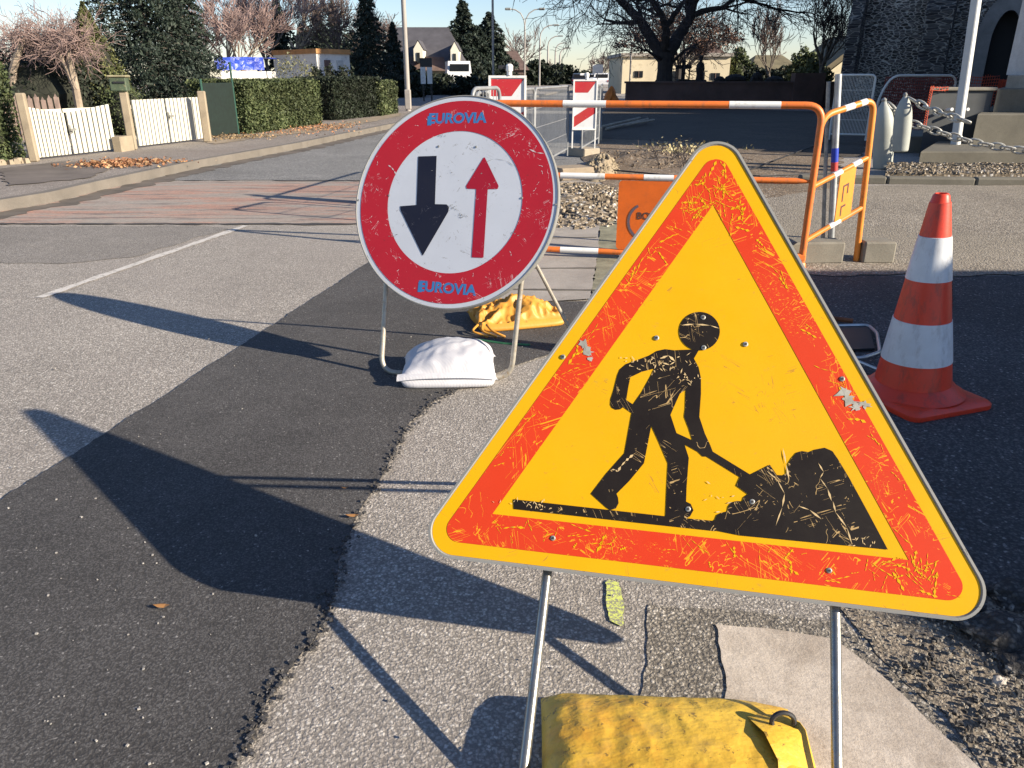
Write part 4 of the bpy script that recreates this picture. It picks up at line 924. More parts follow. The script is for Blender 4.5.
M_hedge = m_leaf('box_hedge_leaves', (.032, .045, .018), (.062, .082, .032), (.11, .125, .055))
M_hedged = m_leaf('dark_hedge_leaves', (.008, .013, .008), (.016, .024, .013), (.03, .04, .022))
M_conif = m_leaf('dark_conifer_needles', (.010, .018, .013), (.020, .032, .023), (.042, .056, .040))
M_olive = m_leaf('olive_conifer_needles', (.05, .06, .022), (.09, .10, .035), (.15, .15, .06))
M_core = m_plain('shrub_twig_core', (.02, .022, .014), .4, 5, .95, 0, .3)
def hedge(p, q, dep, z0, z1, mat, name, label, n, size, soft=.05, group=None, core=M_core):
    p, q = V(p.x, p.y, 0), V(q.x, q.y, 0); d = q - p; L = d.length; dn = d.normalized(); nn = V(-dn.y, dn.x, 0); c = (p + q) / 2 + nn * dep / 2
    root = thing(name, (c.x, c.y, z0), label, 'hedge', group)
    rx = rng.uniform(0, 1, n); a = np.empty((n, 3)); side = rng.uniform(0, 1, n); hz = z1 - z0
    tot = L * hz + L * dep + dep * hz * 2
    e = np.abs(rng.normal(0, soft, n)); bump_ = .06 * np.sin(rx * L * 2.3) + .04 * np.sin(rx * L * 6 + 1)
    P = np.zeros((n, 3)); s_, dd_, h_ = rng.uniform(0, L, n), rng.uniform(0, dep, n), rng.uniform(0, hz, n)
    f1_ = side < L * hz * 1.2 / (tot + L * hz * .2); f2_ = (~f1_) & (side < (L * hz * 1.2 + L * dep) / (tot + L * hz * .2)); f3_ = ~(f1_ | f2_)
    dd_[f1_] = e[f1_] - .03 + bump_[f1_] * .3; h_[f2_] = hz - e[f2_] + .02 + bump_[f2_] * .35
    endm = f3_ & (rng.uniform(0, 1, n) < .5); s_[endm] = e[endm] - .03; s_[f3_ & ~endm] = L - e[f3_ & ~endm] + .03
    P[:, 0] = p.x + dn.x * s_ + nn.x * dd_; P[:, 1] = p.y + dn.y * s_ + nn.y * dd_; P[:, 2] = z0 + h_
    MB().leaves(P, size).build('foliage', mat, root)
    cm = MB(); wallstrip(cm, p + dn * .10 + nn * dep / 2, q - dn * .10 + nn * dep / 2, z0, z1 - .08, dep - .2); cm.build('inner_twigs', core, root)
    return root
def blob_cloud(n, c, r, hollow=.55, zs=1.0, lump=.25, seed=0):
    d = rng.normal(size=(n, 3)); d /= np.linalg.norm(d, axis=1)[:, None]; rad = rng.uniform(hollow ** 3, 1, n) ** (1 / 3)
    k = 1 + lump * np.sin(d[:, 0] * 5 + seed) * np.cos(d[:, 1] * 4 + seed * 2) + lump * .6 * np.sin(d[:, 2] * 9 + seed * 3 + d[:, 0] * 7)
    return np.array(c) + d * rad[:, None] * k[:, None] * np.array(r)
# far left clipped bush and the hedge behind the first gate
p = Gp(-60, 168); q = Gp(27, 160); hedge(p, q, 1.2, PAV, zat(64, q.y), M_hedge, 'clipped_hedge', 'clipped green hedge at the left edge beside the first gate', 20000, .045, .09)
lm_ = MB(); a_, b_ = Gp(-40, 168), Gp(33, 162)
for i in range(60):
    t_ = random.random(); pp_ = a_.lerp(b_, t_); s_ = random.uniform(.03, .08); lm_.box((pp_.x, pp_.y - .05 + random.uniform(-.08, .05), PAV + s_ * .4), (s_ * 1.3, s_, s_), random.uniform(0, 3), .7)
lb_ = sole(lm_, 'rubble_edging', M_post, tuple((a_ + b_) / 2), 'rubble stone edging under the hedge at the left edge', 'stone edging')
# dark arch hedge behind gate 1
def shrub(c, r, mat, name, label, n, size, cat='shrub', lump=.2, core=True, trunk=False, hollow=.6, seed=1.0, group=None, coremat=None, shape=None):
    root = thing(name, (c[0], c[1], 0), label, cat, group)
    P = blob_cloud(n, c, r, hollow, lump=lump, seed=seed)
    if shape == 'cone':
        h_ = r[2] * 2; z = rng.uniform(0, 1, n) ** 1.25; a_ = rng.uniform(0, 6.283, n); k = np.clip(1 - z ** 1.5, .02, 1) * (1 + lump * np.sin(a_ * 5 + z * 14 + seed)) * np.sqrt(rng.uniform(.45, 1.1, n))
        P = np.stack([c[0] + np.cos(a_) * k * r[0], c[1] + np.sin(a_) * k * r[1], c[2] - r[2] + z * h_], 1)
    P = P[P[:, 2] > .05]
    MB().leaves(P, size).build('foliage', mat, root)
    if core:
        cm = MB(); import bmesh as _b
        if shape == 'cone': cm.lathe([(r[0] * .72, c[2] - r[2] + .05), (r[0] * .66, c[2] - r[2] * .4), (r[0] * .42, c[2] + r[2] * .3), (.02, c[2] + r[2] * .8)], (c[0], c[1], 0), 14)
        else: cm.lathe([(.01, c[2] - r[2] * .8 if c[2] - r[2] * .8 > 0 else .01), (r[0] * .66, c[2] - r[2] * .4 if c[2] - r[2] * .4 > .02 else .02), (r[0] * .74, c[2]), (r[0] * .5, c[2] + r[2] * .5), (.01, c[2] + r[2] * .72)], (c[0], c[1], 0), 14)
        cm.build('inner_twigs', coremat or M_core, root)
    MB().tube([(c[0], c[1], 0), (c[0], c[1], c[2])], [.06, .03], 6).build('trunk', M_bark, root)
    return root
Y1 = 15.5
c = A(48, 100, Y1); shrub((c.x, Y1, .85), (1.15, .8, .95), M_hedged, 'evergreen_shrub', 'dark rounded evergreen shrub behind the nearest gate', 9000, .06, seed=2.1)
c = A(100, 100, 16.2); shrub((c.x, 16.2, 1.15), (.78, .75, 1.3), M_olive, 'olive_conifer', 'olive green conical conifer behind the two gates', 14000, .06, 'conifer', shape='cone', seed=3.3)
c = A(128, 120, 15.6); shrub((c.x, 15.6, .5), (.42, .4, .62), M_hedge, 'leafy_shrub', 'small leafy shrub behind the letterbox post', 3000, .05, seed=4.4)
# picket boards behind gate 1
pk = MB(); p = G(52, 140); 
for i in range(9):
    x = p.x + .10 + i * .115; z1 = zat(100 - (i % 3) * 1.5, 14.2); pk.box((x, 14.2, z1 / 2), (.075, .025, z1), R(8)); pk.add([(x - .03, 14.19, z1), (x + .03, 14.19, z1), (x, 14.19, z1 + .06)], [(0, 1, 2)])
sole(pk, 'picket_fence', m_plain('weathered_wood', (.30, .22, .18), .3, 9, .9, 0, .2), (p.x + .6, 14.2, 0), 'weathered pointed wooden pickets behind the nearest gate', 'fence')

# ---- trees
def branch(mb, p, d, L, r, depth, spread=.6, up=.15, n=3, kids=3, tw=None, seg=3, curl=.25, minr=.004, shrink=.68):
    pts = [p]; dd_ = d.normalized()
    for i in range(seg):
        dd_ = (dd_ + V(random.gauss(0, curl), random.gauss(0, curl), random.gauss(0, curl) + up) * .5).normalized(); pts.append(pts[-1] + dd_ * (L / seg))
    rs = [max(minr, r * (1 - .45 * i / seg)) for i in range(seg + 1)]
    (tw if (tw is not None and depth <= 2) else mb).tube(pts, rs, n if depth > 1 else 3, cap=False)
    if depth <= 0: return
    for k_ in range(kids):
        f = (k_ + 1) / kids; i = min(seg, max(1, int(round(f * seg)))); a = random.uniform(0, 6.28)
        ax = dd_.cross(V(0, 0, 1)); ax = ax.normalized() if ax.length > .05 else V(1, 0, 0); bx = dd_.cross(ax)
        nd = (dd_ + (ax * math.cos(a) + bx * math.sin(a)) * random.uniform(.5, 1.2) * spread * 1.4).normalized()
        branch(mb, pts[i], nd, L * random.uniform(shrink - .12, shrink + .1), rs[i] * .62, depth - 1, spread, up, n, kids, tw, max(2, seg - (depth < 2)), curl, minr, shrink)
def bare_tree(u, vbase, vtop, Y, label, mat=M_bark, twig=M_twig, depth=5, kids=3, r=None, name='bare_tree', base=0, spread=.6, up=.2, first=.38, group='bare trees along the street', lean=0, minr=None, kids2=None):
    p = A(u, vbase, Y); p = V(p.x, Y, base); H_ = zat(vtop, Y) - base
    root = thing(name, tuple(p), label, 'tree', group); tk, tw = MB(), MB(); r = r or H_ * .016; minr = minr or Y * .00028
    L0 = H_ * first; pts = [p]
    for i in range(3): pts.append(pts[-1] + V(random.gauss(0, .03) * L0 + lean * L0 / 3, random.gauss(0, .03) * L0, L0 / 3))
    tk.tube(pts, [r * 1.25, r, r * .9, r * .8], 8, cap=False)
    for k_ in range(4):
        a = k_ * 1.6 + random.uniform(-.3, .3); d = V(math.cos(a) * spread, math.sin(a) * spread, 1)
        branch(tk, pts[-1] - V(0, 0, L0 * .15 * (k_ % 2)), d, (H_ - L0) * .42, r * .62, depth - 1, spread, up, 5, kids, tw, 3, .25, minr)
    tk.build('trunk', mat, root); tw.build('crown', twig, root); return root
def conifer(u, vtop, Y, w, label, mat=M_conif, n=9000, base=0.0, size=None, bare=.08, group='dark conifers beyond the hedge', layers=16, trunkm=M_bark, zt_=None, ragg=.35):
    p = A(u, 76, Y); x = p.x; zt2_ = zt_ or zat(vtop, Y); H_ = zt2_ - base
    root = thing('conifer', (x, Y, base), label, 'conifer', group); size = size or Y * .0042
    tk = MB(); tk.tube([(x, Y, base), (x, Y, base + H_ * .5), (x, Y, base + H_ * .98)], [H_ * .018, H_ * .011, .01], 7)
    Ps = []
    nb = layers * 8
    for i in range(nb):
        f = bare + (1 - bare) * (i / nb); z = base + H_ * f; a = i * 2.39996 + random.uniform(-.3, .3)
        Lb = w * ((1 - f) ** .8 * 1.0 + .04) * random.uniform(1 - ragg, 1.15); m_ = max(10, int(n / nb * (.35 + 1.3 * (1 - f))))
        t_ = rng.uniform(.12, 1, m_) ** .8; wd = Lb * .24 * (1.1 - t_ * .7)
        px_ = x + math.cos(a) * Lb * t_ + rng.normal(0, 1, m_) * wd * .8 * abs(math.sin(a)) + rng.normal(0, .25, m_) * wd
        py_ = Y + math.sin(a) * Lb * t_ + rng.normal(0, 1, m_) * wd * .8 * abs(math.cos(a)) + rng.normal(0, .25, m_) * wd
        pz_ = z + Lb * (.10 * t_ - .28 * t_ ** 2) - np.abs(rng.normal(0, .16, m_)) * Lb * .5
        Ps.append(np.stack([px_, py_, pz_], 1))
        tk.tube([(x, Y, z), (x + math.cos(a) * Lb * .8, Y + math.sin(a) * Lb * .8, z - Lb * .10)], [H_ * .004, .006], 3, cap=False)
    P = np.concatenate(Ps); P = P[P[:, 2] > base + .05]
    tk.build('trunk', trunkm, root); MB().leaves(P, size, aspect=.45).build('crown', mat, root); return root

# pollarded tree with two stems over gate 1
pt_ = thing('pollarded_tree', tuple(G(75, 140)), 'low pollarded tree with mauve twigs arching over the nearest gate', 'tree')
tk, tw = MB(), MB(); Yp = 14.8
s1 = [A(79, 108, Yp), A(75, 85, Yp), A(70, 62, Yp), A(69, 44, Yp)]; s1[0].z = PAV; s2 = [A(76, 90, Yp - .02), A(66, 66, Yp), A(56, 50, Yp)]
s3 = [A(6, 110, Yp), A(13, 70, Yp), A(19, 50, Yp), A(22, 42, Yp)]; s3[0].z = PAV
for s_, r_ in ((s1, .075), (s2, .055), (s3, .075)): tk.tube(s_, [r_, r_ * .9, r_ * .8, r_ * .6][:len(s_)], 8, cap=False)
hd = [A(22, 42, Yp), A(40, 40, Yp + .2), A(56, 46, Yp), A(69, 42, Yp), A(84, 40, Yp - .2), A(8, 36, Yp)]
tk.tube([hd[0], hd[1], hd[2], hd[3], hd[4]], [.06, .05, .05, .05, .03], 7, cap=False); tk.tube([hd[0], hd[5]], [.06, .04], 7, cap=False)
for i in range(120):
    k_ = random.randrange(5); a, b = (hd[5], hd[0]) if k_ == 4 else (hd[k_], hd[k_ + 1]); p = a.lerp(b, random.random())
    branch(tk, p, V(random.gauss(0, .9), random.gauss(0, .5), random.uniform(-.35, .45)), random.uniform(.18, .5), .010, 2, .9, .0, 4, 4, tw, 3, .5, .0032)
tk.build('trunk', M_barkpale, pt_); tw.build('crown', M_twigpink, pt_)
for i, (u, vt, Y, lb2) in enumerate(((30, 6, 24, 'mauve bare shrub behind the pollarded tree, left one'), (58, -4, 27, 'tall mauve bare shrub behind the pollarded tree'), (-12, 0, 25, 'mauve bare shrub at the left edge of the sky'))):
    bare_tree(u, 90, vt, Y, lb2, M_twigpink, M_twigpink, 5, 4, None, 'bare_shrub', 0, .75, .15, .15, 'mauve bare shrubs')
conifer(152, -130, 19.5, 2.05, 'broad dark conifer behind the second gate', n=42000, layers=22, group='dark conifers behind the gates', size=.085)
conifer(190, -60, 23.5, 1.2, 'dark conifer right of the broad one behind the gates', n=20000, layers=18, group='dark conifers behind the gates', size=.09)

# green mesh gate panel, poles, boards
p, q = Gp(209, 138), Gp(239, 134); gg = thing('mesh_gate', tuple((p + q) / 2), 'dark green screened panel between the second gate and the hedge', 'gate')
M_dg = m_plain('shade_green_screen', (.006, .015, .012), .3, 12, .7, 0, .2); mb = MB(); wallstrip(mb, p, q, PAV + .03, zat(83, p.y), .03)  # green taken down to near black, putting the panel's shade into the colour
mb.build('screen', M_dg, gg)
for p_, t_ in ((p, 79), (q, 62)): MB().tube([(p_.x, p_.y - .03, PAV), (p_.x, p_.y - .03, zat(t_, p_.y))], .022, 8).build('pole', m_plain('green_pole', (.02, .07, .05), .2, 5, .5, 0, 0), gg)
bd = MB(); p = Gp(241, 133)
for i in range(3): bd.box((p.x + i * .06, p.y - .08, PAV + .42), (.05, .03, .86), Matrix.Rotation(R(-5), 3, 'Y'))
sole(bd, 'leaning_boards', m_plain('grey_boards', (.16, .16, .13), .3, 9, .9, 0, .1), tuple(p), 'grey boards leaning beside the dark green panel', 'boards')
# hedges
hp, hq = Gp(250, 134), Gp(322, 124); hz_ = zat(80.5, 21)
hedge(hp, hq, 1.2, PAV, hz_, M_hedge, 'trimmed_hedge', 'long trimmed green hedge lit by the sun along the left pavement', 34000, .055, .05)
p, q = Gp(322, 121.5), Gp(382, 115.5); hedge(p + V(.25, .5, 0), q, 1.2, PAV, hz_ + .05, M_hedged, 'trimmed_hedge', 'dark shaded hedge set back beyond the sunlit hedge', 15000, .06, .05)  # darker leaves put the shade of this set-back stretch into the colour
p, q = Gp(382, 116), Gp(398, 113); hedge(p, q, 1.2, PAV, hz_ - .05, M_hedge, 'trimmed_hedge', 'short green hedge end just left of the near lamp post', 7000, .07, .05)
p, q = Gp(300, 111.5), Gp(398, 104); 
# leaf litter
def litter(u, v, su, sv, n, mat, name, lab=None):
    mb = MB(); c_ = Gp(u, v); P = np.stack([c_.x + rng.normal(0, su, n), c_.y + rng.normal(0, sv, n), PAV + .012 + np.abs(rng.normal(0, .02, n))], 1)
    mb.leaves(P, .042, .7); return struct(mb, name, mat, 'stuff')
M_lit = m_leaf('orange_leaf_litter', (.20, .09, .05), (.32, .15, .07), (.42, .28, .15))
litter(112, 166, .26, .16, 800, M_lit, 'leaf_litter'); litter(136, 163, .30, .12, 500, M_lit, 'leaf_litter'); litter(322, 128, .4, .7, 600, M_lit, 'leaf_litter'); litter(278, 134, .6, .6, 160, M_lit, 'leaf_litter'); litter(232, 138, .35, .3, 500, m_leaf('brown_litter', (.16, .11, .06), (.25, .18, .10)), 'leaf_litter')
sheet('soil_strip', ragged([tuple(Gp(208, 141))[:2], tuple(Gp(320, 126))[:2], tuple(Gp(400, 113))[:2], tuple(Gp(400, 116))[:2], tuple(Gp(330, 130.5))[:2], tuple(Gp(262, 137.5))[:2], tuple(Gp(214, 145))[:2]], .05, .1), .106, m_plain('sandy_soil', (.26, .21, .15), .3, 5, .95, 0, .4))

# ---- behind the hedges
def solid(mb, pts, z0, z1):  # prism over a ground polygon
    pl_ = [(p[0], p[1]) for p in pts]; ar = sum(pl_[i][0] * pl_[(i + 1) % len(pl_)][1] - pl_[(i + 1) % len(pl_)][0] * pl_[i][1] for i in range(len(pl_)))
    if ar < 0: pl_ = pl_[::-1]
    return mb.poly(pl_, z=z1, th=z1 - z0)
Yt = 27.0; a, b = A(216, 70, Yt), A(265, 70, Yt + 1)
tp_ = thing('covered_shed', ((a.x + b.x) / 2, Yt + 1, 0), 'low shed under a crumpled blue tarpaulin behind the hedge', 'shed')
mb = MB(); solid(mb, [(a.x + .1, Yt + .1), (b.x - .1, Yt + 1.0), (b.x - .2, Yt + 3), (a.x + .1, Yt + 2.4)], 0, zat(71, Yt)); mb.build('wall', M_white, tp_)
mb = MB(); vs = []; n = 20
for i in range(n + 1):
    for j in range(9):
        x = a.x + (b.x - a.x) * i / n; y = Yt - .05 + (i / n) + max(0, j - 4) * .55; z = (zat(70, Yt) + (zat(57, Yt) - zat(70, Yt)) * min(1, j / 4)) + .05 * noise.noise(V(i * .5, j * .8, 0)); vs.append((x, y + .04 * noise.noise(V(i * .7, j * .9, 4)), z))
mb.add(vs, [(i * 9 + j, i * 9 + 9 + j, i * 9 + 10 + j, i * 9 + j + 1) for i in range(n) for j in range(8)])
tt = NT('blue_tarpaulin', .4); tt.color(tt.mix(tt.ramp(tt.noise(3, 4), [(.35, 0.0), (.6, 1.0)]), (.015, .035, .30), (.03, .08, .50))); tt.bump(tt.noise(5, 4), .8, .05); mb.build('tarpaulin', tt.m, tp_)
Yc = 33.0; cA, cB, cC = A(274, 65, Yc + 2.5), A(317, 65, Yc), A(350, 65, Yc + 1.6)
ct = thing('site_hut', (cB.x, Yc, 0), 'flat-roofed white hut with an orange-brown roof edge behind the hedge', 'hut')
cD = cA + (cC - cB); zt3 = zat(53.5, Yc)
M_hut = m_plain('rendered_white', (.74, .72, .67), .18, 1.2, .85, 0, .1, (.40, .38, .36))
mb = MB(); solid(mb, [cA, cB, cC, cD], 0, zt3); mb.build('wall', M_hut, ct)
mb = MB(); ce = (cA + cC) / 2; o4 = [ce + (q_ - ce) * 1.035 for q_ in (cA, cB, cC, cD)]; solid(mb, o4, zt3, zat(48.5, Yc)); mb.build('roof_edge', m_plain('orange_timber', (.48, .24, .09), .25, 3, .8, 0, .1), ct)
dn = (cC - cB).normalized(); fn = V(dn.y, -dn.x, 0); dp = cB.lerp(cC, .30) + fn * .02; mb = MB().box((dp.x, dp.y, zat(70, Yc)), (.32, .04, .75), math.atan2(dn.y, dn.x)); mb.build('door', m_plain('brown_door', (.12, .07, .06), .2, 5, .7, 0, 0), ct)
dp = cB.lerp(cC, .68) + fn * .02; mb = MB().box((dp.x, dp.y, zat(68, Yc)), (.36, .04, .6), math.atan2(dn.y, dn.x)); mb.build('window', m_plain('greyed_pane', (.45, .46, .45), .2, 5, .3, 0, 0), ct)
for i, (u, vt, lb2) in enumerate(((316, 74, 'dark spiky shrub against the white hut, left one'), (330, 73, 'dark spiky shrub against the white hut, middle one'), (343, 75, 'dark spiky shrub against the white hut, right one'))):
    c = A(u, 76, 30); shrub((c.x, 30, 1.0), (.28, .28, .52), M_hedged, 'dark_shrub', lb2, 500, .10, seed=i + 5, group='dark shrubs by the white hut')
c = A(294, 76, 29.5); shrub((c.x, 29.5, 1.15), (.7, .5, .75), m_leaf('greygreen_leaves', (.10, .11, .06), (.16, .16, .09)), 'grey_shrub', 'thin grey-green shrub in front of the white hut', 700, .09, seed=9, core=False)
for i, (u, vt, Y, lb2, tm, tw_) in enumerate(((226, -30, 36, 'brown bare tree above the blue tarpaulin, left one', M_barkpale, M_twigpink), (246, -18, 33, 'pale-stemmed bare tree above the blue tarpaulin', M_barkpale, M_twigpink), (268, -35, 40, 'bare tree between the blue tarpaulin and the white hut', M_bark, M_twigpink), (303, -55, 44, 'pale bare tree rising behind the white hut', M_barkpale, M_twig), (340, -25, 46, 'bare tree behind the right end of the white hut', M_bark, M_twig), (196, -10, 34, 'bare tree rising beside the dark conifer', M_bark, M_twigpink), (384, 8, 52, 'thin bare tree left of the near lamp post', M_bark, M_twig))):
    bare_tree(u, 80, vt, Y, lb2, tm, tw_, 5, 4, name='bare_tree', up=.25, spread=.6, first=.3)
for i, (u, vt, Y, w, lb2, n_) in enumerate(((283, -6, 42, 1.6, 'dark conifer directly above the left end of the white hut', 9000), (322, 6, 50, 2.2, 'dark conifer above the right end of the white hut', 9000), (338, 0, 54, 2.0, 'second dark conifer above the right end of the white hut', 8000), (370, -14, 36, 1.7, 'open conifer with a pale bare trunk right of the white hut', 9000), (395, 22, 47, 1.3, 'low conifer just left of the near lamp post', 6000), (355, 30, 56, 2.6, 'wide low conifer behind the shaded hedge', 8000), (306, 24, 58, 2.5, 'dark conifer deep behind the white hut', 7000))):
    conifer(u, vt, Y, w, lb2, n=n_, bare=.28 if i == 3 else .05, trunkm=M_barkpale if i == 3 else M_bark, ragg=.55)

# houses beyond
M_slate = m_plain('slate_roof', (.075, .072, .080), .25, 1.5, .7, 0, .3); M_cwall = m_plain('cream_render', (.62, .56, .40), .12, 1, .9, 0, .1); M_brown = m_plain('brown_tiles', (.13, .085, .07), .3, 2, .85, 0, .2)
Yh = 56.0
def hx(u): return A(u, 76, Yh).x
hs = thing('house', (hx(425), Yh + 3, 0), 'house with a steep slate roof and two pale gabled dormers', 'house')
mb = MB(); solid(mb, [(hx(386), Yh), (hx(466), Yh), (hx(466), Yh + 7), (hx(386), Yh + 7)], 0, zat(69, Yh)); mb.build('wall', M_cwall, hs)
mb = MB(); ze, zr = zat(69.5, Yh), zat(27, Yh + 3.2)
mb.add([(hx(384), Yh - .3, ze), (hx(469), Yh - .3, ze), (hx(446) + .0, Yh + 3.4, zr), (hx(388), Yh + 3.4, zr), (hx(384), Yh + 7.3, ze), (hx(469), Yh + 7.3, ze)], [(0, 1, 2, 3), (1, 5, 2), (5, 4, 3, 2), (4, 0, 3), (0, 4, 5, 1)])
rf = mb.build('roof', M_slate, hs)
for u0, u1, vt, vb in ((416, 425, 41, 61), (452, 460, 42, 80)):
    x0, x1 = hx(u0), hx(u1); z1 = zat(vt + 8, Yh - .8); zp = zat(vt, Yh - .8); z0 = zat(vb, Yh - .8)
    mb = MB(); mb.add([(x0, Yh - .8, z0), (x1, Yh - .8, z0), (x1, Yh - .8, z1), ((x0 + x1) / 2, Yh - .8, zp), (x0, Yh - .8, z1), (x0, Yh + 2, z0), (x1, Yh + 2, z0), (x1, Yh + 2, z1), ((x0 + x1) / 2, Yh + 2, zp), (x0, Yh + 2, z1)], [(4, 3, 2, 1, 0), (5, 6, 7, 8, 9), (0, 1, 6, 5), (1, 2, 7, 6), (0, 5, 9, 4)]); dm = mb.build('dormer', m_plain('pale_dormer', (.74, .70, .58), .06, 1, .8, 0, 0), hs)
    xm = (x0 + x1) / 2; mb = MB(); o_ = .08
    mb.add([(x0 - o_ - .02, Yh - .72, z1 - .05), (xm, Yh - .72, zp + .08), (xm, Yh + 3, zp + .08), (x0 - o_ - .02, Yh + 3, z1 - .05), (x1 + o_, Yh - .72, z1 - .05), (x1 + o_, Yh + 3, z1 - .05)], [(0, 1, 2, 3), (1, 4, 5, 2)]); mb.build('dormer_roof', M_slate, dm)
    mb = MB().box((xm, Yh - .82, zat((vt + 17), Yh)), ((x1 - x0) * .34, .05, .62)); mb.build('window', M_glass, dm)
mb = MB().box((hx(448), Yh - .02, zat(77, Yh)), (.9, .05, .35)); mb.build('window', M_glass, hs)
mb = MB(); mb.add([(hx(398), Yh - .7, zat(70, Yh)), (hx(446), Yh - .7, zat(71, Yh)), (hx(444), Yh + .4, zat(57, Yh)), (hx(402), Yh + .4, zat(56, Yh))], [(0, 1, 2, 3)]); mb.build('porch_roof', M_brown, hs)
Yk = 74.0; x0, x1, xm = A(500, 76, Yk).x, A(526, 76, Yk).x, A(511, 76, Yk).x
h2 = thing('house', (xm, Yk + 3, 0), 'distant house with a steep brown roof behind the striped board', 'house')
mb = MB(); solid(mb, [(x0, Yk), (x1, Yk), (x1, Yk + 6), (x0, Yk + 6)], 0, zat(70, Yk)); mb.build('wall', M_brown, h2)
mb = MB(); ze, zr = zat(70, Yk), zat(50, Yk); mb.add([(x0 - .3, Yk - .2, ze), (x1 + .3, Yk - .2, ze), (xm + .5, Yk + 3, zr), (xm - .6, Yk + 3, zr), (x0 - .3, Yk + 6, ze), (x1 + .3, Yk + 6, ze)], [(0, 1, 2, 3), (1, 5, 2), (5, 4, 3, 2), (4, 0, 3), (0, 4, 5, 1)]); mb.build('roof', M_brown, h2)
for u, vt, Y, w, lb2 in ((464, 0, 60, 2.9, 'tall pointed dark conifer right of the dormer house'), (490, 12, 64, 3.3, 'broad dark conifer beside the thin pole'), (478, 26, 62, 3.0, 'lower dark conifer between the two tall ones'), (456, 46, 61, 1.1, 'small dark conifer by the corner of the dormer house')):
    conifer(u, vt, Y, w, lb2, n=20000, group='dark conifers beside the dormer house', bare=.03, size=.26, ragg=.5)
for u, vt, Y, lb2 in ((519, 14, 84, 'distant bare tree between the dark conifers and the twin-arm lamp'), (603, 48, 110, 'far bare tree left of the cream building'), (594, 58, 120, 'lower far bare tree left of the cream building'), (546, 58, 130, 'far bare tree behind the street lamps')):
    bare_tree(u, 82, vt, Y, lb2, depth=4, kids=4, group='far bare trees', first=.25)
for i, (u, v, w, h_, Y, lb2) in enumerate(((535, 72, 3.2, 1.9, 100, 'dark bush mass under the second street lamp'), (552, 72, 3.5, 1.7, 112, 'dark bush mass under the third street lamp'), (586, 74, 3, 1.2, 135, 'low dark bush at the far end of the street'), (430, 82, 1.8, .9, 50, 'dark garden hedge in front of the dormer house'), (477, 84, 1.6, .8, 48, 'dark garden bush below the dark conifers'), (405, 84, 1.2, 1.1, 44, 'dark garden bush behind the near lamp post'))):
    c = A(u, 76, Y); shrub((c.x, Y, h_ * .5), (w, 1.5, h_), M_hedged, 'garden_bush', lb2, 4500, Y * .005, seed=i, core=False, hollow=.1, group='dark bushes along the street')
# van and cars
def car(u, Y, label, colr, L=4.2, W=1.75, Hc=1.45, rot=0.0, van=False, group='cars along the far street'):
    Y = Y * (1 if van else 1.6); p = A(u, 76, Y); root = thing('parked_car' if not van else 'van', (p.x, Y, 0), label, 'car' if not van else 'van', group)
    Mx = Matrix.Translation(V(p.x, Y, 0)) @ Matrix.Rotation(rot, 4, 'Z'); m_ = m_plain('car_paint', colr, .05, 2, .3, 0, 0)
    sec = [(-L / 2, .35), (-L / 2, .75), (-L / 2 + .15, .85)] + ([(-L / 2 + .25, Hc), (L / 2 - 1.3, Hc), (L / 2 - .7, .95), (L / 2 - .05, .8)] if van else [(-L / 2 + .5, Hc * .97), (-L / 2 + 1.6, Hc), (L / 2 - 1.7, Hc * .97), (L / 2 - .95, .9), (L / 2 - .1, .78)]) + [(L / 2, .35)]
    n = len(sec); mb = MB(); w = W / 2
    prof = lambda y_, z_: (w if z_ < .9 else w * .84)
    vs = [(-prof(y_, z_), y_, z_) for y_, z_ in sec] + [(prof(y_, z_), y_, z_) for y_, z_ in sec]
    mb.add(vs, [tuple(range(n)), tuple(range(2 * n - 1, n - 1, -1))] + [(i, n + i, n + (i + 1) % n, (i + 1) % n) for i in range(n)]); mb.build('body', m_, root, Mx)
    for y_, t_ in ((-L / 2 + .28, 1), (L / 2 - 1.28, -1)):
        wn_ = MB().box((0, y_ - .12 * t_, Hc * .80), (W * .74, .06, Hc * .24), Matrix.Rotation(.35 * t_, 3, 'X')); wn_.build('windscreen', M_glass, root, Mx)
    for sx in (-1, 1):
        for yy in (-L / 2 + .8, L / 2 - .8):
            wh = MB(); wh.lathe([(.0, -.1), (.32, -.1), (.32, .1), (0, .1)], (0, 0, 0), 12, Matrix.Rotation(R(90), 3, 'Y')); wh.v = [(x + sx * (w - .08), y + yy, z + .32) for x, y, z in wh.v]; wh.build('wheel', M_black, root, Mx)
        lt = MB().box((sx * (w - .2), -L / 2 - .01, .68), (.22, .05, .12)); lt.build('tail_light', m_plain('red_lamp', (.4, .02, .02), 0, 1, .3, 0, 0), root, Mx)
    return root
car(457, 53, 'white van parked in front of the dormer house', (.75, .76, .78), 4.6, 1.6, 2.0, R(8), True, None)
for u, Y, lb2, c_ in ((580, 62, 'dark car on the far street right of the second striped board', (.03, .035, .05)), (593, 70, 'silver car on the far street left of the cream building', (.5, .52, .55)), (602, 55, 'white car on the far street by the orange heap', (.75, .75, .75)), (561, 80, 'red car far down the street beneath the lamps', (.45, .05, .04)), (571, 92, 'white car far down the street', (.7, .7, .72)), (547, 95, 'pinkish-red car far down the street left of the others', (.5, .16, .14)), (587, 100, 'dark blue car far down the street', (.03, .05, .12)), (608, 82, 'black car beside the left end of the cream building', (.02, .02, .02)), (554, 110, 'small blue-grey car furthest down the street', (.2, .25, .32))):
    car(u, Y, lb2, c_, rot=R(-7))

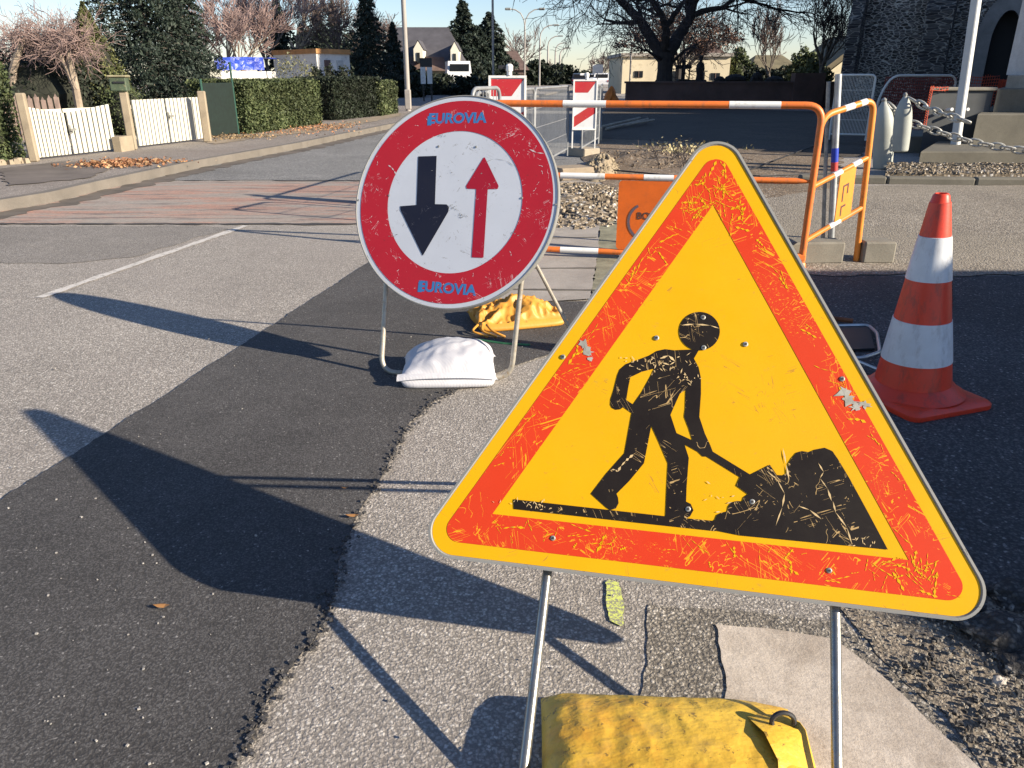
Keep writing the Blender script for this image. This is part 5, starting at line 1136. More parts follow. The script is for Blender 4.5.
# lamp posts and poles
M_pole = m_plain('lamp_post_paint', (.32, .295, .27), .1, 3, .6, 0, 0)
p = Gp(408.5, 111); lp_ = thing('lamp_post', tuple(p), 'tall pale grey lamp post just left of the round sign', 'lamp post')
MB().tube([p, V(p.x, p.y, 4.5), V(p.x, p.y, 8.5)], [.085, .07, .05], 12).build('shaft', M_pole, lp_, smooth=True)
MB().tube(bend([V(p.x, p.y, 8.4), V(p.x, p.y, 9.2), V(p.x + 1.6, p.y, 9.4)], .6), .04, 8).build('arm', M_pole, lp_); MB().box((p.x + 1.8, p.y, 9.38), (.6, .22, .12), 0, bev=.04).build('lantern', M_pole, lp_)
MB().box((p.x, p.y, PAV + .35), (.19, .19, .6), 0, bev=.02).build('base_box', M_pole, lp_)
p = G(493.5, 106); pp_ = thing('signal_pole', (p.x, p.y, 0), 'very thin tall pole behind the first striped board', 'pole')
MB().tube([V(p.x, p.y, 0), V(p.x, p.y, 7.5)], .045, 8).build('shaft', M_pole, pp_)
MB().tube([V(p.x, p.y, 7.4), V(p.x, p.y, 7.6)], .07, 8).build('cap', M_pole, pp_)
def lamp(u, vt, ua, va, Y, label, twin=False):
    x = A(u, 76, Y).x; z = zat(va, Y); root = thing('street_lamp', (x, Y, 0), label, 'street lamp', 'curved street lamps along the far street')
    sides = ((A(ua, 76, Y).x - x),) + ((-(A(ua, 76, Y).x - x) * 1.0,) if twin else ())
    MB().tube([(x, Y, 0), (x, Y, z * .8)], [Y * .0011, Y * .0009], 8).build('shaft', M_pole, root)
    for dx in sides:
        MB().tube([(x, Y, z * .8), (x + dx * .06, Y, z * .88), (x + dx * .25, Y, z * .95), (x + dx * .55, Y, z * .99), (x + dx * .85, Y, z)], Y * .0007, 6).build('arm', M_pole, root)
        MB().box((x + dx, Y, z), (abs(dx) * .35, .25, .16), 0, bev=.04).build('lantern', M_zinc, root)
lamp(524.5, 24, 541, 9, 62, 'twin-armed street lamp, nearest of the far row', True); lamp(539.5, 30, 555, 25, 90, 'second curved street lamp of the far row'); lamp(547.5, 40, 560, 36, 112, 'third curved street lamp of the far row'); lamp(555, 46, 564, 43, 140, 'fourth curved street lamp of the far row'); lamp(559.5, 51, 569, 48, 165, 'furthest curved street lamp of the far row')
p = G(597, 88); ws = thing('far_sign', (A(596, 76, 60).x, 60, 0), 'small white square road sign by the far cars', 'road sign')
x = A(597.5, 76, 60).x; MB().tube([(x, 60, 0), (x, 60, zat(64, 60))], .035, 6).build('post', M_pole, ws); MB().box((x, 59.95, zat(69, 60)), (.75, .04, .6)).build('panel', M_white, ws)
# framed notice board
Yb = 37.; nb_ = thing('notice_board', (A(426, 76, Yb).x, Yb, 0), 'two-legged notice board, black above white, right of the near lamp post', 'notice board')
for u in (423, 431): x = A(u, 76, Yb).x; MB().tube([(x, Yb, 0), (x, Yb, zat(60, Yb))], .035, 8).build('leg', M_black, nb_)
x0, x1 = A(420.5, 76, Yb).x, A(432.5, 76, Yb).x
MB().box(((x0 + x1) / 2, Yb - .04, zat(62.5, Yb)), (x1 - x0, .06, zat(58, Yb) - zat(67, Yb))).build('header', M_black, nb_)
MB().box((x0 + .12, Yb - .05, zat(75.5, Yb)), (.22, .05, zat(67.2, Yb) - zat(84, Yb))).build('panel', M_white, nb_); MB().box((x1 - .12, Yb - .05, zat(75.5, Yb)), (.22, .05, zat(67.2, Yb) - zat(84, Yb))).build('panel', M_white, nb_)
p = A(380, 76, 30)

# ================================================================== WORKS FENCES AND STRIPED BOARDS
M_cw2 = m_film('white_board_sheeting', (.68, .69, .70), (.4, .4, .4), .2, 11, .4); M_cr2 = m_film('red_board_sheeting', (.46, .03, .04), (.5, .4, .4), .2, 12, .4)
def board(u0, u1, vt, vb, Y, label, feet=0.0, feetx=None):
    x0, x1 = ux_(u0, vt, Y), ux_(u1, vt, Y); z1, z0 = zat(vt, Y), zat(vb, Y); xc = (x0 + x1) / 2; W = x1 - x0
    root = thing('striped_board', (xc, Y, 0), label, 'hazard board', 'red and white hazard boards')
    M_ = Matrix.Translation(V(xc, Y, (z0 + z1) / 2)) @ Matrix.Rotation(R(90), 4, 'X'); w, h_ = W / 2, (z1 - z0) / 2; fr_w = .018
    MB().poly([(-w + fr_w, -h_ + fr_w), (w - fr_w, -h_ + fr_w), (w - fr_w, h_ - fr_w), (-w + fr_w, h_ - fr_w)], z=0, th=.012).build('white_face', M_cw2, root, M_)
    MB().poly([(-w, -h_), (w, -h_), (w, h_), (-w, h_)], [[(-w + fr_w, -h_ + fr_w), (-w + fr_w, h_ - fr_w), (w - fr_w, h_ - fr_w), (w - fr_w, -h_ + fr_w)]], z=.012, th=.03).build('frame', M_white, root, M_)
    iw = w - fr_w - .004; sl_ = W * .55; k_ = h_ - fr_w - .01
    while k_ > -h_:
        top = k_; bot = max(-h_ + fr_w, k_ - W * .42)
        pts = [(-iw, top), (iw, top)] if top > h_ - fr_w - .02 else [(-iw, top - sl_), (iw, top)]
        pts += [(iw * .25, bot), (-iw, bot)] if top > h_ - fr_w - .02 else [(iw, max(-h_ + fr_w, bot)), (-iw, max(-h_ + fr_w, bot - sl_))]
        pts = [(x, max(-h_ + fr_w + .003, y)) for x, y in pts]
        if len(set(pts)) == 4 and abs(pts[0][1] - pts[3][1]) + abs(pts[1][1] - pts[2][1]) > .02:
            MB().add([(x, y, .002) for x, y in pts], [(3, 2, 1, 0)]).build('red_stripe', M_cr2, root, M_)
        k_ -= W * .95 if top <= h_ - fr_w - .02 else W * .80
    for sx in (-1, 1): MB().box((xc + sx * (w - .008), Y + .02, z1 / 2 + feet / 2), (.018, .022, z1 - feet)).build('leg', M_white, root)
    MB().lathe([(.022, 0), (.022, .03), (.030, .035), (.030, .075), (.018, .088), (0, .09)], (xc + W * .05, Y, z1 + .002), 16).build('warning_lamp', M_white, root, smooth=True)
    MB().box((xc - W * .14, Y + .01, z1 + .065), (.07, .035, .03), 0, bev=.006).build('lamp_battery', M_black if u0 < 520 else M_white, root)
    return root
def ux_(u, v, Y): return A(u, v, Y).x
board(488.5, 526.5, 75.5, 185, 7.0, 'first striped board rising behind the round sign, the larger one')
board(573.5, 598, 79.5, 130, 11.6, 'second striped board on thin white legs beside the trench', .18)
b0 = G(579, 172); block(G(562, 181), G(594, 179), .34, .14, m_concrete('brown_block', (.30, .24, .17)), 'brown concrete block under the legs of the second striped board')
block(G(584, 158), G(600, 157), .5, .13, m_concrete('brown_block2', (.34, .29, .22)), 'flat pale block behind the second striped board')
block(G(590, 141), G(602, 141), 1.1, .25, m_concrete('brown_block3', (.36, .31, .24)), 'pale square block at the far end of the trench edge')
block(G(540, 236), G(556, 236), .10, .03, M_conc2, 'thin slab edge right beside the round sign') if False else None
M_fgalv = m_plain('fence_galvanised', (.24, .25, .26), .2, 9, .5, .2, 0)
def mesh_panel(P, Q, z0, z1, label, n=34, group='grey mesh fence panels', mat=M_fgalv, wire=.0030, rail=.015):
    root = thing('mesh_fence_panel', tuple((P + Q) / 2), label, 'fence panel', group); d = (Q - P)
    MB().tube(bend([V(P.x, P.y, z0 - .10), V(P.x, P.y, z1), V(Q.x, Q.y, z1), V(Q.x, Q.y, z0 - .10)], .09, 6), rail, 10).build('tube_frame', mat, root, smooth=True)
    MB().tube([V(P.x, P.y, z0), V(Q.x, Q.y, z0)], rail * .9, 8).build('bottom_rail', mat, root, smooth=True)
    mb = MB()
    for i in range(1, n): p_ = P.lerp(Q, i / n); mb.tube([V(p_.x, p_.y, z0), V(p_.x, p_.y, z1)], wire, 4, cap=False)
    for z in (z0 + (z1 - z0) * .25, z0 + (z1 - z0) * .5, z0 + (z1 - z0) * .75): mb.tube([V(P.x, P.y, z), V(Q.x, Q.y, z)], wire * 1.1, 4, cap=False)
    mb.build('wire_mesh', mat, root); return root
f1 = G(567, 160); f0 = V(-.30, 6.9, 0); zf = zat(86, f1.y)
mid = f0.lerp(f1, .5)
mesh_panel(f0, mid - (f1 - f0).normalized() * .03, .16, zf, 'grey mesh fence panel directly behind the round sign'); mesh_panel(mid + (f1 - f0).normalized() * .03, f1, .16, zf, 'grey mesh fence panel left of the second striped board')
f2 = G(598, 146); mesh_panel(G(575, 158) + V(.1, .1, 0), f2, .14, zat(85, f2.y), 'short grey mesh fence panel right of the second striped board', 18)
f3 = G(601, 128); mesh_panel(f2 + V(.02, .15, 0), f3, .14, zat(84, f3.y), 'far grey mesh fence panel at the trench corner', 22)
pb_ = MB()
c0 = G(478, 100)
mesh_panel(V(-.30, 6.2, 0), V(-.10, 6.7, 0), .16, zat(88, 6.5), 'short grey fence section peeping out left of the first striped board', 8)
# pale poles lying at the trench, dark tubes standing in for thin cast shadows
for i, (a, b, lb2) in enumerate((((596, 128), (640, 118), 'pale pole lying at the far end of the trench, left one'), ((606, 129), (648, 119), 'pale pole lying at the far end of the trench, middle one'), ((614, 127), (654, 120), 'pale pole lying at the far end of the trench, right one'))):
    mb = MB().tube([G(*a, .05), G(*b, .12)], .03, 7); sole(mb, 'wooden_pole', m_plain('pale_pole', (.36, .32, .25), .3, 9, .9, 0, 0), tuple(G(*a)), lb2, 'pole', 'pale poles by the trench')
cbm = MB()
for pts in ([(600, 201), (690, 192), (835, 138)], [(690, 172), (760, 176), (835, 173)], [(612, 170), (700, 178), (790, 181)]):  # paths of shadow lines, drawn as black tubes
    cbm = MB().tube([G(u, v, .03 + .02 * random.random()) for u, v in pts], .010, 6); sole(cbm, 'shadow_streak', M_black, tuple(G(*pts[1])), {201: 'black tube as a shadow line slanting towards the grey post', 172: 'black tube as a level shadow line on the dug ground', 170: 'black tube as a low shadow line on the near dug ground'}[pts[0][1]], 'streak')
wd = MB(); c = G(672, 165)
for i in range(50):
    p = V(c.x + random.gauss(.3, .35), c.y + random.gauss(0, .5), 0); branch(wd, p, V(random.gauss(0, .4), random.gauss(0, .4), 1), random.uniform(.10, .24), .006, 1, .8, 0, 3, 3, None, 2, .4, .004)
struct(wd, 'dead_weeds', M_twigdark, 'stuff')
wd = MB(); P = np.stack([rng.normal(G(690, 152).x, .35, 300), rng.normal(G(690, 152).y, .5, 300), np.abs(rng.normal(0, .06, 300)) + .01], 1); wd.leaves(P, .06); struct(wd, 'straw_litter', m_leaf('straw', (.30, .25, .12), (.42, .36, .2)), 'stuff')

# ================================================================== RIGHT SIDE: WALL, CHURCH, MEMORIAL
M_wall = m_plain('dark_brown_wall', (.105, .062, .050), .35, 1.2, .9, 0, .4, (.10, .07, .06))
Yw = 32.0
wa = thing('cemetery_wall', (A(720, 76, Yw).x, Yw, 0), 'long low dark brown wall in front of the cream building', 'wall')
xw0, xw1 = ux_(626, 90, Yw), ux_(835, 90, Yw); mb = MB()
mb.box(((xw0 + xw1) / 2, Yw, zat(83, Yw) / 2), (xw1 - xw0, .35, zat(83, Yw))); mb.build('wall', M_wall, wa)
mb = MB().box(((xw0 + xw1) / 2, Yw, zat(81.5, Yw) - .03), (xw1 - xw0 + .1, .45, .07)); mb.build('coping', M_wall, wa)
mb = MB().box(((ux_(792, 80, Yw) + ux_(822, 80, Yw)) / 2, Yw - .1, zat(73, Yw) / 2), (ux_(822, 80, Yw) - ux_(792, 80, Yw), .5, zat(73, Yw))); mb.build('raised_pier', M_wall, wa)
rd = MB(); rd.poly([(xw0 - 2.5, 30), (xw0 + .5, 30), (xw0 + .6, 38), (xw0 - 2, 38)], z=.012); struct(rd, 'red_earth', m_plain('reddish_earth', (.30, .13, .09), .3, 3, .95, 0, .3))
# orange heap
c = A(612, 80, 36.5); oh = MB()
for i in range(13):
    for j in range(25): pass
prof = []
mb = MB(); nseg = 20; lv = [(.34, 0), (.33, .15), (.25, .38), (.14, .58), (.07, .70), (0, .74)]
for r_, z_ in lv:
    for k_ in range(nseg): a_ = k_ * 2 * math.pi / nseg; q_ = r_ * (1 + .35 * noise.noise(V(math.cos(a_) * 2, math.sin(a_) * 2, z_ * 4))); mb.v.append((c.x + q_ * math.cos(a_), 36.5 + q_ * math.sin(a_), z_ + .04 * noise.noise(V(math.cos(a_) * 3, math.sin(a_) * 3, 7))))
mb.f = [(i * nseg + k_, i * nseg + (k_ + 1) % nseg, (i + 1) * nseg + (k_ + 1) % nseg, (i + 1) * nseg + k_) for i in range(len(lv) - 1) for k_ in range(nseg)]
sole(mb, 'orange_netting_heap', m_plain('orange_plastic', (.75, .22, .03), .2, 5, .6, 0, .3), (c.x, 36.5, 0), 'small heap of orange plastic netting at the left end of the brown wall', 'netting heap')
# cream building
Yq = 58.0; qb = thing('cream_building', (ux_(676, 76, Yq), Yq + 4, 0), 'flat-topped cream building behind the dark bare tree', 'building')
x0, x1 = ux_(622, 76, Yq), ux_(729, 76, Yq); zt4 = zat(53, Yq)
mb = MB(); solid(mb, [(x0, Yq), (x1, Yq), (x1, Yq + 8), (x0, Yq + 8)], 0, zt4 - .22); mb.build('wall', m_plain('cream_wall', (.62, .54, .38), .08, .8, .9, 0, .05, (.5, .43, .3)), qb)
mb = MB(); solid(mb, [(x0 - .15, Yq - .2), (x1 + .15, Yq - .2), (x1 + .15, Yq + 8.2), (x0 - .15, Yq + 8.2)], zt4 - .22, zt4); mb.build('cornice', m_plain('grey_cornice', (.34, .31, .27), .15, 2, .85, 0, 0), qb)
for ua, ub, va, vb in ((634.5, 643, 71, 77.5), (673, 680, 71, 84), (699, 705, 72, 84), (711, 720, 73, 80)):
    xa, xb = ux_(ua, va, Yq), ux_(ub, va, Yq); wn2 = MB().box(((xa + xb) / 2, Yq - .02, (zat(va, Yq) + zat(vb, Yq)) / 2), (xb - xa, .06, zat(va, Yq) - zat(vb, Yq))).build('window', M_glass, qb)
    MB().box(((xa + xb) / 2, Yq - .06, (zat(va, Yq) + zat(vb, Yq)) / 2), (.05, .04, zat(va, Yq) - zat(vb, Yq))).build('mullion', M_brown, wn2)
mb = MB(); xa, xb = ux_(682, 76, Yq + 5), ux_(718, 76, Yq + 5); mb.add([(xa, Yq + 3, zt4), (xb, Yq + 3, zt4), (xb - 1, Yq + 5, zat(38, Yq + 5)), (xa + 1, Yq + 5, zat(38, Yq + 5)), (xa, Yq + 7, zt4), (xb, Yq + 7, zt4)], [(0, 1, 2, 3), (1, 5, 2), (5, 4, 3, 2), (4, 0, 3)]); mb.build('roof', M_brown, qb)
x = ux_(630, 76, 50); up_ = thing('utility_pole', (x, 50, 0), 'thin pole at the left part of the cream building', 'pole'); MB().tube([(x, 50, 0), (x, 50, zat(44, 50))], .05, 8).build('shaft', M_pole, up_); MB().lathe([(.07, 0), (.07, .1), (0, .12)], (x, 50, zat(44, 50)), 8).build('cap', M_pole, up_)
# cemetery crosses and tombs seen over the wall
def cross(u, vt, vb, Y, arm, w, label, zbase=0.0):
    x = ux_(u, 76, Y); z1 = zat(vt, Y); root = thing('cemetery_cross', (x, Y, 0), label, 'cross', 'cemetery crosses over the wall')
    MB().box((x, Y, z1 / 2), (w, w, z1), 0, bev=.02).build('shaft', M_barkdark, root); MB().box((x, Y, z1 - arm * .8), (arm * 2, w * .9, w), 0, bev=.02).build('arm', M_barkdark, root)
    MB().box((x, Y, zat(vb, Y) / 2), (w * 3.2, w * 3.2, zat(vb, Y)), 0, bev=.03).build('plinth', M_barkdark, root)
cross(683, 60, 79, 36, .34, .15, 'plain dark cemetery cross between the bare trunk and the statue'); 
x = ux_(697, 76, 37); sg = thing('statue', (x, 37, 0), 'dark ornate cemetery statue right of the plain cross', 'statue')
MB().box((x, 37, .5), (.8, .5, 1.0), 0, bev=.04).build('plinth', M_barkdark, sg); MB().lathe([(.18, .98), (.15, 1.2), (.20, 1.45), (.16, 1.65), (.06, 1.75), (.10, 1.86), (.08, 1.96), (0, 2.0)], (x + .12, 37, 0), 12).build('figure', M_barkdark, sg, smooth=True)
MB().tube([(x - .35, 37, .9), (x - .35, 37, 1.7)], .035, 6).build('rail_post', M_barkdark, sg); MB().tube([(x - .4, 37, 1.35), (x + .45, 37, 1.35)], .025, 6).build('rail', M_barkdark, sg)
for i, (u, w, vt, lb2) in enumerate(((720, .5, 76, 'rounded dark tomb over the wall below the cream building window'), (735, .9, 74, 'broad dark tomb over the wall right of the cream building'), (757, .45, 72, 'narrow dark tomb over the wall left of the first bare tree'), (775, .8, 76, 'low dark tomb under the first bare tree'))):
    x = ux_(u, 76, 36); z1 = zat(vt, 36); mb = MB(); mb.box((x, 36, z1 * .42), (w, .4, z1 * .84), 0, bev=.03); mb.lathe([(w * .5, z1 * .80), (w * .46, z1 * .9), (w * .25, z1 * .98), (0, z1)], (x, 36, 0), 12)
    sole(mb, 'tomb', M_barkdark, (x, 36, 0), lb2, 'tomb', 'dark tombs over the wall')
# houses and bushes right of the cream building
Yr = 62.; rh = thing('cottage', (ux_(800, 76, Yr), Yr, 0), 'low cottage with a mossy brown roof behind the bare trees', 'house')
x0, x1 = ux_(752, 76, Yr), ux_(806, 76, Yr); mb = MB(); solid(mb, [(x0, Yr), (x1, Yr), (x1, Yr + 6), (x0, Yr + 6)], 0, zat(74, Yr)); mb.build('wall', M_brown, rh)
mb = MB(); ze, zr = zat(75, Yr), zat(54, Yr); mb.add([(x0 - .3, Yr - .3, ze), (x1 + .3, Yr - .3, ze), (x1 - 1.0, Yr + 3, zr), (x0 + 1.0, Yr + 3, zr), (x0 - .3, Yr + 6.3, ze), (x1 + .3, Yr + 6.3, ze)], [(0, 1, 2, 3), (1, 5, 2), (5, 4, 3, 2), (4, 0, 3)]); mb.build('roof', m_plain('mossy_tiles', (.14, .12, .07), .35, 1.5, .9, 0, .3), rh)
gh = thing('gabled_house', (ux_(840, 76, 50), 50, 0), 'pale gable wall with a steep roof slope beside the church', 'house')
x0, x1 = ux_(826, 76, 50), ux_(900, 76, 50); mb = MB(); z0, z1 = zat(74, 50), zat(42, 50)
mb.add([(x0, 50, 0), (x1, 50, 0), (x1, 50, z0), ((x0 + x1) / 2, 50, z1), (x0, 50, z0), (x0, 56, 0), (x1, 56, 0), (x1, 56, z0), ((x0 + x1) / 2, 56, z1), (x0, 56, z0)], [(4, 3, 2, 1, 0), (5, 6, 7, 8, 9), (0, 5, 9, 4), (1, 2, 7, 6)]); mb.build('wall', M_cwall, gh)
mb = MB(); mb.add([(x0 - .3, 49.8, z0 - .1), ((x0 + x1) / 2, 49.8, z1 + .12), ((x0 + x1) / 2, 56.2, z1 + .12), (x0 - .3, 56.2, z0 - .1), (x1 + .3, 49.8, z0 - .1), (x1 + .3, 56.2, z0 - .1), (x0 - .3, 49.8, z0 + .25), ((x0 + x1) / 2, 49.8, z1 + .5), ((x0 + x1) / 2, 56.2, z1 + .5), (x0 - .3, 56.2, z0 + .25)], [(0, 1, 2, 3), (1, 4, 5, 2), (6, 9, 8, 7), (0, 6, 7, 1), (0, 3, 9, 6)]); mb.build('roof', m_plain('mossy_tiles2', (.13, .11, .07), .35, 1.5, .9, 0, .3), gh)
for i, (u, Y, w, h_, m_, lb2) in enumerate(((736, 60, 1.2, 1.6, M_hedge, 'green bush right of the cream building'), (805, 45, 1.0, 1.3, M_hedge, 'green bush between the two bare trees on the right'), (812, 40, .8, .9, M_olive, 'olive bush at the foot of the larger bare tree'), (790, 48, 1.3, .8, M_hedged, 'dark bush over the wall under the cottage'), (760, 52, 1.2, .8, M_hedged, 'dark bush over the wall left of the cottage'))):
    c = A(u, 76, Y); shrub((c.x, Y, h_ * .6 + .4), (w, 1.0, h_), m_, 'garden_bush', lb2, 3200, Y * .0045, seed=i * 2.2, group='bushes beyond the brown wall')
bare_tree(769, 82, 2, 42, 'smaller bare tree rising over the wall, left of the larger one', M_bark, M_twig, 6, 3, group='bare trees by the church', first=.30, up=.35, spread=.5)
bare_tree(821, 82, -28, 36, 'larger bare tree beside the left edge of the church', M_bark, M_twig, 6, 3, group='bare trees by the church', first=.28, up=.35, spread=.5, r=.13)
# rusty-leaved tree behind the big dark one
Yl = 47.; p = A(678, 76, Yl); rt_ = thing('oak_tree', (p.x, Yl, 0), 'broad tree keeping rusty brown leaves behind the dark bare tree', 'tree')
tk, tw = MB(), MB(); tk.tube([(p.x, Yl, 0), (p.x, Yl, 1.6)], [.22, .16], 8)
for k_ in range(11):
    a = k_ * .6; d = V(math.cos(a) * 1.25, math.sin(a) * .9, .75 + .2 * (k_ % 3)); branch(tk, V(p.x, Yl, 1.3 + .05 * k_), d, 1.9, .07, 4, .6, .12, 5, 3, tw, 3, .22, .013)
tk.build('trunk', M_barkdark, rt_); tw.build('limbs', M_twigdark, rt_)
cen = [(u, v, rr_) for u, v, rr_ in ((634, 40, .8), (648, 30, .9), (664, 22, .9), (682, 20, .9), (700, 24, .9), (716, 30, .8), (728, 37, .7), (655, 42, .7), (640, 50, .5), (672, 34, .8), (690, 38, .8), (708, 42, .8), (724, 46, .5), (620, 45, .4), (698, 50, .6), (736, 40, .3))]
Ps = [blob_cloud(520 if r_ > .5 else 160, tuple(A(u, v, Yl + random.uniform(-.8, .8))), (r_ * 1.2, r_ * .9, r_ * .55), .1, lump=.35, seed=i) for i, (u, v, r_) in enumerate(cen)]
MB().leaves(np.concatenate(Ps), .125).build('crown', m_leaf('rusty_oak_leaves', (.075, .045, .035), (.14, .08, .06), (.26, .14, .09)), rt_)
# the big dark bare tree
Yd = 34.; bt = thing('large_bare_tree', (ux_(665, 80, Yd), Yd, 0), 'large dark bare tree with limbs spreading across the top of the picture', 'tree')
tk, tw = MB(), MB()
def limb(pts, rs, n=10): 
    P = [A(u, v, Yd + dy) for u, v, dy in pts]; 
    S_ = []; R_ = []
    for i in range(len(P) - 1):
        for k_ in range(4): S_.append(P[i].lerp(P[i + 1], k_ / 4) + V(random.gauss(0, .02), 0, random.gauss(0, .02))); R_.append(rs[i] + (rs[i + 1] - rs[i]) * k_ / 4)
    S_.append(P[-1]); R_.append(rs[-1]); tk.tube(S_, R_, n, cap=False); return P, rs
base_p = A(664, 84, Yd); tk.tube([V(base_p.x, Yd, 0), A(664, 84, Yd), A(665, 70, Yd), A(666, 52, Yd)], [.42, .35, .31, .34], 12, cap=False)
limbs = [([(662, 58, 0), (652, 40, .2), (641, 22, .4), (622, 2, .8), (600, -20, 1.4), (570, -50, 2.2), (540, -70, 3)], [.26, .22, .19, .15, .11, .07, .04]),
         ([(664, 50, 0), (667, 30, -.4), (663, 18, -.7), (652, 0, -1.2), (636, -30, -2), (620, -60, -3)], [.20, .15, .13, .11, .08, .04]),
         ([(667, 26, -.4), (676, 12, -.6), (690, -4, -.9), (706, -40, -1.4)], [.12, .10, .08, .05]),
         ([(668, 54, 0), (680, 34, .5), (690, 18, .8), (690, -5, 1.2), (684, -50, 2)], [.30, .24, .20, .15, .08]),
         ([(691, 16, .8), (705, 10, .6), (724, 8, .3), (736, -2, 0), (760, -22, -.6), (800, -40, -1)], [.13, .11, .09, .07, .05, .03]),
         ([(690, 20, .8), (694, 4, .6), (704, -12, .4), (716, -50, 0)], [.14, .12, .10, .05]),
         ([(648, 10, .3), (668, 4, .3), (680, 9, .2)], [.06, .05, .04]),
         ([(641, 0, -.8), (600, -8, -1.6), (560, -14, -2.4)], [.08, .06, .03]),
         ([(663, 60, 0), (650, 52, -1.2), (640, 48, -2)], [.07, .05, .03]), ([(672, 62, .0), (685, 50, -1), (697, 44, -1.6)], [.07, .05, .03]),
         ([(736, -2, 0), (756, 3, .2), (776, 9, .4), (800, 12, .6), (816, 14, .7)], [.06, .05, .045, .03, .015])]
random.seed(21)
for pts, rs in limbs:
    P, rs = limb(pts, rs)
    for i in range(2 if rs[0] > .1 else 0, len(P)):
        for k_ in range(4 if i > 2 else 2):
            d = (P[i] - P[i - 1]).normalized() + V(random.gauss(0, .8), random.gauss(0, .6), random.gauss(.1, .6)); branch(tk, P[i], d, random.uniform(.8, 1.7), rs[i] * .5, 4 if i > 2 else 3, .7, .0, 5, 3, tw, 3, .28, .009)
for u, v in ((575, 0), (590, -6), (605, -2), (566, -8), (612, 4), (720, -8), (745, -6), (630, -4)):
    branch(tk, A(u, v - 14, Yd + random.uniform(-1, 1)), V(random.gauss(0, .6), random.gauss(0, .3), -.55), 1.3, .03, 4, .75, -.12, 4, 3, tw, 3, .3, .008)
branch(tk, A(780, 10, Yd), V(.6, 0, -.3), .9, .02, 3, .7, -.05, 4, 3, tw, 3, .3, .008)
tk.build('trunk', M_barkdark, bt); tw.build('crown', M_twigdark, bt)

# ---- the church front
def m_masonry(name, rubble):
    t = NT(name, .9)
    warp = t.mix(.10 if rubble else .04, t.tc, t.noise(3.5, 3, color=True), 'ADD')
    if rubble:
        v = t.map((6.2, 6.2, 15), src=warp); d = t.vor(1.0, 'DISTANCE_TO_EDGE', src=v); cc = t.vor(1.0, out='Color', src=v)
        stone = t.ramp(t.sepx(cc), [(0.0, (.028, .026, .024)), (.5, (.065, .060, .055)), (1.0, (.14, .13, .125))])
        k = t.mix(t.ramp(d, [(.03, 1.0), (.11, 0.0)]), stone, (.50, .47, .42)); t.bump(t.ramp(d, [(.03, 0.0), (.15, 1.0)]), .8, .03)
    else:
        v = t.map((3.4, 3.4, 13), src=warp); d = t.vor(1.0, 'DISTANCE_TO_EDGE', src=v, rand=.75); cc = t.vor(1.0, out='Color', src=v, rand=.75)
        stone = t.ramp(t.sepx(cc), [(0.0, (.012, .012, .014)), (.55, (.035, .034, .036)), (1.0, (.09, .085, .08))])
        k = t.mix(t.ramp(d, [(.02, 1.0), (.07, 0.0)]), stone, (.24, .225, .20)); t.bump(t.ramp(d, [(.02, 0.0), (.12, 1.0)]), .8, .03)
    t.color(t.mix(.5, k, t.ramp(t.noise(14, 4), [(.3, .6), (.7, 1.5)]), 'MULTIPLY')); return t.m
M_rub, M_ash = m_masonry('rubble_masonry', True), m_masonry('dark_coursed_stone', False); M_dress = m_concrete('dressed_granite', (.23, .225, .22))
Yc0 = 27.0; ca = R(30); cdir = V(math.cos(ca), -math.sin(ca), 0); cn = V(-math.sin(ca), -math.cos(ca), 0)
C0 = V(ux_(846, 78, Yc0), Yc0, 0)
def along(u, off=0.0):  # distance along the facade seen at picture column u
    r_ = _ray(u, 76); k_ = r_.x / r_.y; o = C0 + cn * off
    return (k_ * o.y - o.x) / (cdir.x - k_ * cdir.y)
def fp(s_, z, off=0.0): q_ = C0 + cdir * s_ + cn * off; return V(q_.x, q_.y, z)
ch = thing('church', tuple(C0 + cdir * 6), 'dark rubble stone church front with a pointed doorway', 'church')
HC = 13.0
def facebox(mb, s0, s1, z0, z1, o0, o1):
    mb.add([fp(s0, z0, o0), fp(s1, z0, o0), fp(s1, z0, o1), fp(s0, z0, o1), fp(s0, z1, o0), fp(s1, z1, o0), fp(s1, z1, o1), fp(s0, z1, o1)], [(0, 1, 2, 3), (7, 6, 5, 4), (4, 5, 1, 0), (5, 6, 2, 1), (6, 7, 3, 2), (7, 4, 0, 3)]); return mb
sA, sB = along(858), along(917); sD0, sD1 = along(983), along(1011); sE = 17.0
scv = lambda s_: (fp(s_, 0).y * math.cos(PITCH) + .4) / FPX
zspring = CAM_H + (76 - 45) * scv(sD0); zapex = CAM_H + (76 - 18) * scv(sD0)
# front wall around the doorway opening
frM = Matrix(((cdir.x, 0, -cn.x), (cdir.y, 0, -cn.y), (0, 1, 0))).to_4x4(); frM.translation = C0
sm_d = (sD0 + sD1) / 2; hwd = (sD1 - sD0) / 2
def arch(hw, zs_, za, n=10, c=None):
    c = sm_d if c is None else c; pts = [(c - hw, 0.0)]
    pts += [(c - hw * math.cos(math.pi / 2 * (k_ / n) ** 1.0) ** .9 if k_ < n else c, zs_ + (za - zs_) * math.sin(math.pi / 2 * k_ / n) ** 1.15) for k_ in range(n + 1)]
    pts += [(2 * c - x, z) for x, z in pts[-2::-1]]; return pts
def fr_face(x, y, z): return fp(x, y, z)
ap = arch(hwd, zspring, zapex)
outer = [(0, 0)] + [(ap[0][0], 0)] + ap[1:-1] + [(ap[-1][0], 0), (sE, 0), (sE, HC), (0, HC)]
mw = MB(); mw.poly(outer, z=0, th=.9, fr=fr_face); mw.build('front_wall', M_rub, ch)
mw = MB(); facebox(mw, 0, 1.0, 0, HC, -14, -.9); facebox(mw, sE - 1, sE, 0, HC, -14, -.9); facebox(mw, 1.0, sE - 1, 0, HC, -14, -13); mw.build('side_walls', M_ash, ch)
